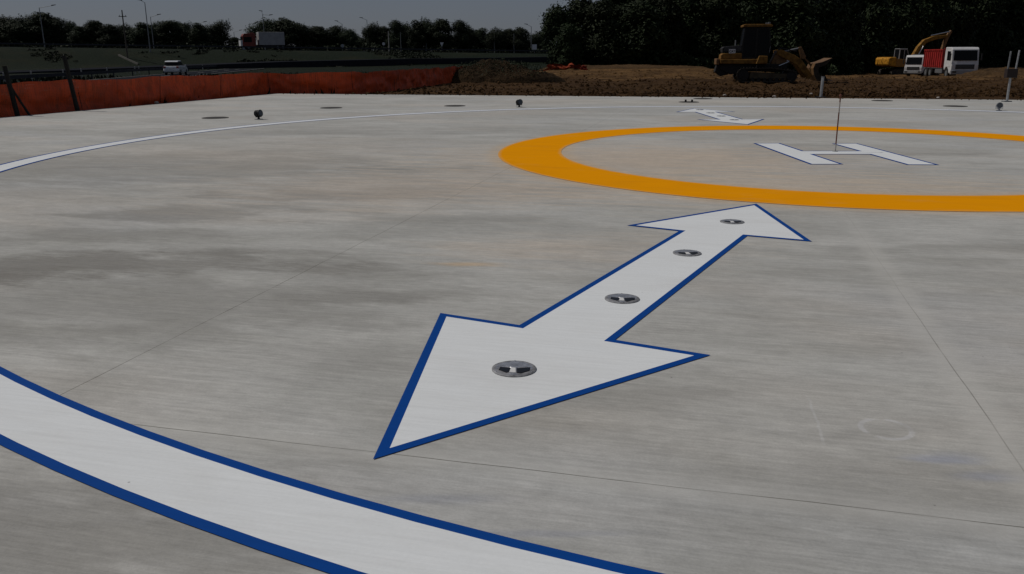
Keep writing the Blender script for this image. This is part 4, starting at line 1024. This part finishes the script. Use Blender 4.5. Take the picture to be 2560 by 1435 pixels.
FAR = [tree_kind(200 + i, 10, (8.5, 10.5, 7.5, 9.5, 7)[i], (1.6, 2.0, 1.2, 1.8, 1.0)[i], 9000, .235, MM['leafB'], 19, .2) for i in range(5)]
# left tree line: (pixel x, top y, width px)
seg = lambda x: ('dark round-crowned tree in the wood left of the wooden pole' if x < 310 else 'dark round-crowned tree between the wooden pole and the lorry' if x < 580 else
                 'rounded tree in the row between the lorry and the whitish pole' if x < 960 else 'rounded tree in the row between the whitish pole and the dark wood')
LT = [(-60,40,95),(16,43,80),(52,50,60),(90,50,60),(117,40,62),(148,50,55),(181,53,40),(206,69,45),(228,66,50),(247,58,45),(282,66,50),(322,63,50),(364,60,60),(396,63,50),(430,59,55),(452,60,45),(474,58,34),(502,61,46),(553,61,56),
      (590,96,26),(606,100,26),(668,50,72),(714,49,74),(744,64,60),(793,72,56),(842,70,48),(871,73,44),(900,97,40),(932,67,42),(962,73,46),(992,58,44),(1020,61,44),(1044,55,44),(1070,57,44),(1106,56,48),(1150,58,46),(1175,69,44),(1204,74,50),(1243,78,46),(1275,79,44),(1302,74,40),(1346,98,30),(1362,100,30)]
special = {668: 'left one of the two big round trees behind the lorry', 714: 'right one of the two big round trees behind the lorry', 553: 'open-crowned tree with sky showing through, left of the lorry',
           117: 'tallest tree of the wood at the far left, under the one-armed lamp', 590: 'low bush-like tree in the gap left of the lorry', 606: 'low bush-like tree right beside the tall grey sign board', 1346: 'low tree in the gap beside the dark wood', 1362: 'low tree touching the edge of the dark wood'}
for i, (px, yt, wpx) in enumerate(LT):
    Yd = 236 + rnd.uniform(-9, 9) + (20 if yt > 90 else 0)
    q = at(px, 131, Yd); q.z = T(q.x, Yd) - .1; h = at(px, yt, Yd).z - q.z; k = FAR[i % 5]
    wm = wpx / FPX * Yd
    put_tree(k, q, wm / (8.5, 10.5, 7.5, 9.5, 7)[i % 5] * 1.38, h / 9.75, special.get(px, seg(px)), 'trees along the embankment road')
# back row filling the wood
for i in range(26):
    px = -120 + i * 27 + rnd.uniform(-8, 8)
    if 560 < px < 650: continue
    Yd = 258 + rnd.uniform(-6, 12); q = at(px, 131, Yd); q.z = T(q.x, Yd); h = at(px, rnd.uniform(70, 84), Yd).z - q.z
    put_tree(FAR[i % 5], q, .75, h / 10, 'half-hidden tree in the second row behind the left tree line', 'second row of the left tree line')
for i in range(22):
    px = 770 + i * 27 + rnd.uniform(-8, 8)
    if 885 < px < 915: continue
    Yd = 262 + rnd.uniform(-6, 12); q = at(px, 131, Yd); q.z = T(q.x, Yd); h = at(px, rnd.uniform(82, 92), Yd).z - q.z
    put_tree(FAR[(i + 2) % 5], q, .7, h / 10, 'half-hidden tree in the second row behind the middle tree line', 'second row of the middle tree line')
# the dark wood on the right
wood_front = [(1392, 22, 98, .62), (1425, 60, 95, .5), (1452, 8, 100, .8), (1500, 14, 98, .8), (1545, 16, 100, .8), (1600, 20, 97, .85)]
x = 1650
while x < 3000: wood_front.append((x, rnd.uniform(-55, 5), 101 + rnd.uniform(-3, 4) + max(0, x - 1950) * .20, rnd.uniform(.85, 1.1) * (1 + max(0, x - 1950) * .0018))); x += rnd.uniform(58, 84)
for i, (px, yt, Yd, sx) in enumerate(wood_front):
    q = at(px, 160, Yd); q.z = T(q.x, Yd) - .1; h = at(px, yt, Yd).z - q.z
    lab = {0: 'leftmost ragged tree at the edge of the dark wood', 1: 'short bushy tree at the left foot of the dark wood', 2: 'tree with a spiky top near the left end of the dark wood'}.get(i, 'dark dense tree in the front row of the wood behind the loader and trucks')
    put_tree(WOOD[i % 6], q, sx, h / 9.9, lab, 'front row of the dark wood')
for row, (Yd0, hmin, hmax, x0) in enumerate(((106, 9.5, 11.5, 1545), (113, 11, 13.5, 1580), (122, 12, 15, 1560))):
    x = x0
    while x < 3050:
        Yd = Yd0 + rnd.uniform(-2, 2) + max(0, x - 1950) * .20; q = at(x, 160, Yd); q.z = T(q.x, Yd) - .1
        put_tree(WOOD[rnd.randrange(6)], q, rnd.uniform(.9, 1.2) * Yd / Yd0, rnd.uniform(hmin, hmax) / 10 * Yd / Yd0, 'dark tree deeper in the wood behind the front row', 'deeper rows of the dark wood'); x += rnd.uniform(62, 88)
def leaf_band(name, pts_fn, n, leaf, mat, label, cat_kind='stuff'):
    vs = []; fs = []
    for _ in range(n):
        p = pts_fn(); nrm = Vector((rnd.gauss(0, 1), rnd.gauss(0, 1), rnd.gauss(.4, 1))).normalized(); a = nrm.orthogonal().normalized(); a.rotate(Matrix.Rotation(rnd.uniform(0, 6.28), 3, nrm)); b_ = nrm.cross(a); s = leaf * rnd.uniform(.6, 1.4); k = len(vs)
        vs += [p - a * s, p - b_ * s * .45, p + a * s, p + b_ * s * .45]; fs.append((k, k+1, k+2, k+3))
    me = bpy.data.meshes.new(name); me.from_pydata([tuple(v) for v in vs], [], fs); me.materials.append(mat); o = bpy.data.objects.new(name, me); COL.objects.link(o); return tag(o, label, None, None, cat_kind)
def under_wood():
    px = rnd.uniform(1385, 2950); Yd = 96 + rnd.uniform(0, 12) + max(0, px - 1950) * .20; q = at(px, 160, Yd); g = T(q.x, Yd)
    h = 2.6 * (.5 + .5 * abs(noise.noise(Vector((q.x * .3, 0, 3))))) * (1 if px > 1480 else .5); return Vector((q.x, Yd, g + rnd.random() ** .8 * h))
leaf_band('undergrowth', under_wood, 42000, .26, MM['leafA'], 'dark undergrowth along the foot of the wood')
def under_far():
    px = rnd.uniform(-250, 1380); Yd = 232 + rnd.uniform(-3, 22); q = at(px, 131, Yd); g = T(q.x, Yd); h = 3.2 * (.35 + .65 * abs(noise.noise(Vector((q.x * .12, 0, 8))))); return Vector((q.x, Yd, g + rnd.random() * h))
leaf_band('hedge_growth', under_far, 26000, .34, MM['leafB'], 'low dark hedge growth beneath the tree line')
def grass_tufts(n):
    vs = []; fs = []
    while n > 0:
        n -= 1; t = R(rnd.uniform(-42, 4)); r_ = 30 * (105 / 30) ** rnd.random(); x, y = r_ * math.sin(t), r_ * math.cos(t)
        if x > bx_(y) - .4: continue
        qd = (Vector((x, y)) - Vector((-39, 100))); off = -qd.x * hd.y + qd.y * hd.x
        if abs(off) < 4.0: continue
        z = T(x, y); h = rnd.uniform(.12, .32) * (1 + r_ / 260); w_ = .05 + r_ * .0009; a = rnd.uniform(0, 3.14); dx, dy = w_ * math.cos(a), w_ * math.sin(a); k = len(vs)
        vs += [(x - dx, y - dy, z - .03), (x + dx, y + dy, z - .03), (x + rnd.uniform(-.15, .15), y + rnd.uniform(-.15, .15), z + h)]; fs.append((k, k+1, k+2))
    me = bpy.data.meshes.new('grass'); me.from_pydata(vs, [], fs); me.materials.append(MM['grassblade']); o = bpy.data.objects.new('grass', me); COL.objects.link(o); tag(o, 'rough grass tufts on the meadow and embankment', None, None, 'stuff')
grass_tufts(26000)
def cover_em():
    while True:
        x = rnd.uniform(-130, 12); yc, zc = crest(x); y = yc - rnd.uniform(-2, 27)
        if x < bx_(y) - 1 and noise.noise(Vector((x * .07, y * .11, 6))) + .4 * noise.noise(Vector((x * .4, y * .4, 1))) > .36: break
    h = .45 * (.3 + .7 * abs(noise.noise(Vector((x * .15, y * .15, 2))))); return Vector((x, y, T(x, y) + rnd.random() * h))
leaf_band('shrub_cover', cover_em, 9000, .22, MM['scrub'], 'dark scrub covering the embankment slope')
def clods(n):
    mb = MB()
    for i_ in range(n):
        if i_ % 9 == 0:                     # crumbs spilled along the rim of the pad
            x = rnd.uniform(-9.5, 34); ye = 33.76 - .2807 * x; q = Vector((x, ye + rnd.gauss(.05, .22), 0)); s_ = rnd.uniform(.012, .05)
        else:
            px = rnd.uniform(880, 2750); py = 243 - 60 * rnd.random() ** 1.6; q = G(px, py, -.05); s_ = rnd.uniform(.03, .09) * (1 + .9 * (rnd.random() ** 6))
        if q.x < bx_(q.y) + .3: continue
        ye = 33.76 - .2807 * q.x
        if q.y < ye and i_ % 9: continue
        z = 0 if q.y < ye - .02 else T(q.x, q.y); a = rnd.uniform(0, 6.28); vs = []
        for k in range(5): t = a + k * 1.257; rr_ = s_ * rnd.uniform(.7, 1.3); vs.append((q.x + rr_ * math.cos(t), q.y + rr_ * math.sin(t), z - .03))
        for k in range(4): t = a + .6 + k * 1.57; rr_ = s_ * rnd.uniform(.3, .75); vs.append((q.x + rr_ * math.cos(t), q.y + rr_ * math.sin(t), z + s_ * rnd.uniform(.35, .95)))
        mb.add(vs, [(5, 6, 7, 8), (0, 1, 6, 5), (1, 2, 7, 6), (2, 3, 7), (3, 4, 8, 7), (4, 0, 5, 8)])
    tag(mb.build('soil_clods', MM['soil'], fix=False), 'loose clods strewn over the turned soil', None, None, 'stuff')
clods(7500)
def weeds():
    a = rnd.uniform(0, 6.28); r_ = rnd.random() ** .5 * 3.0; x, y = -1.2 + r_ * math.cos(a) * 1.1, 52.4 + r_ * math.sin(a) * .6
    k = max(0, 1 - math.hypot((x + 1.0) / 4.6, (y - 53.5) / 3.4) ** 1.7) ** .8
    return Vector((x, y, -.05 + 1.1 * k * (1 + .1) + rnd.uniform(-.1, .18)))
leaf_band('weeds', weeds, 1800, .05, MM['leafA'], 'dark weeds growing on the dirt mound')
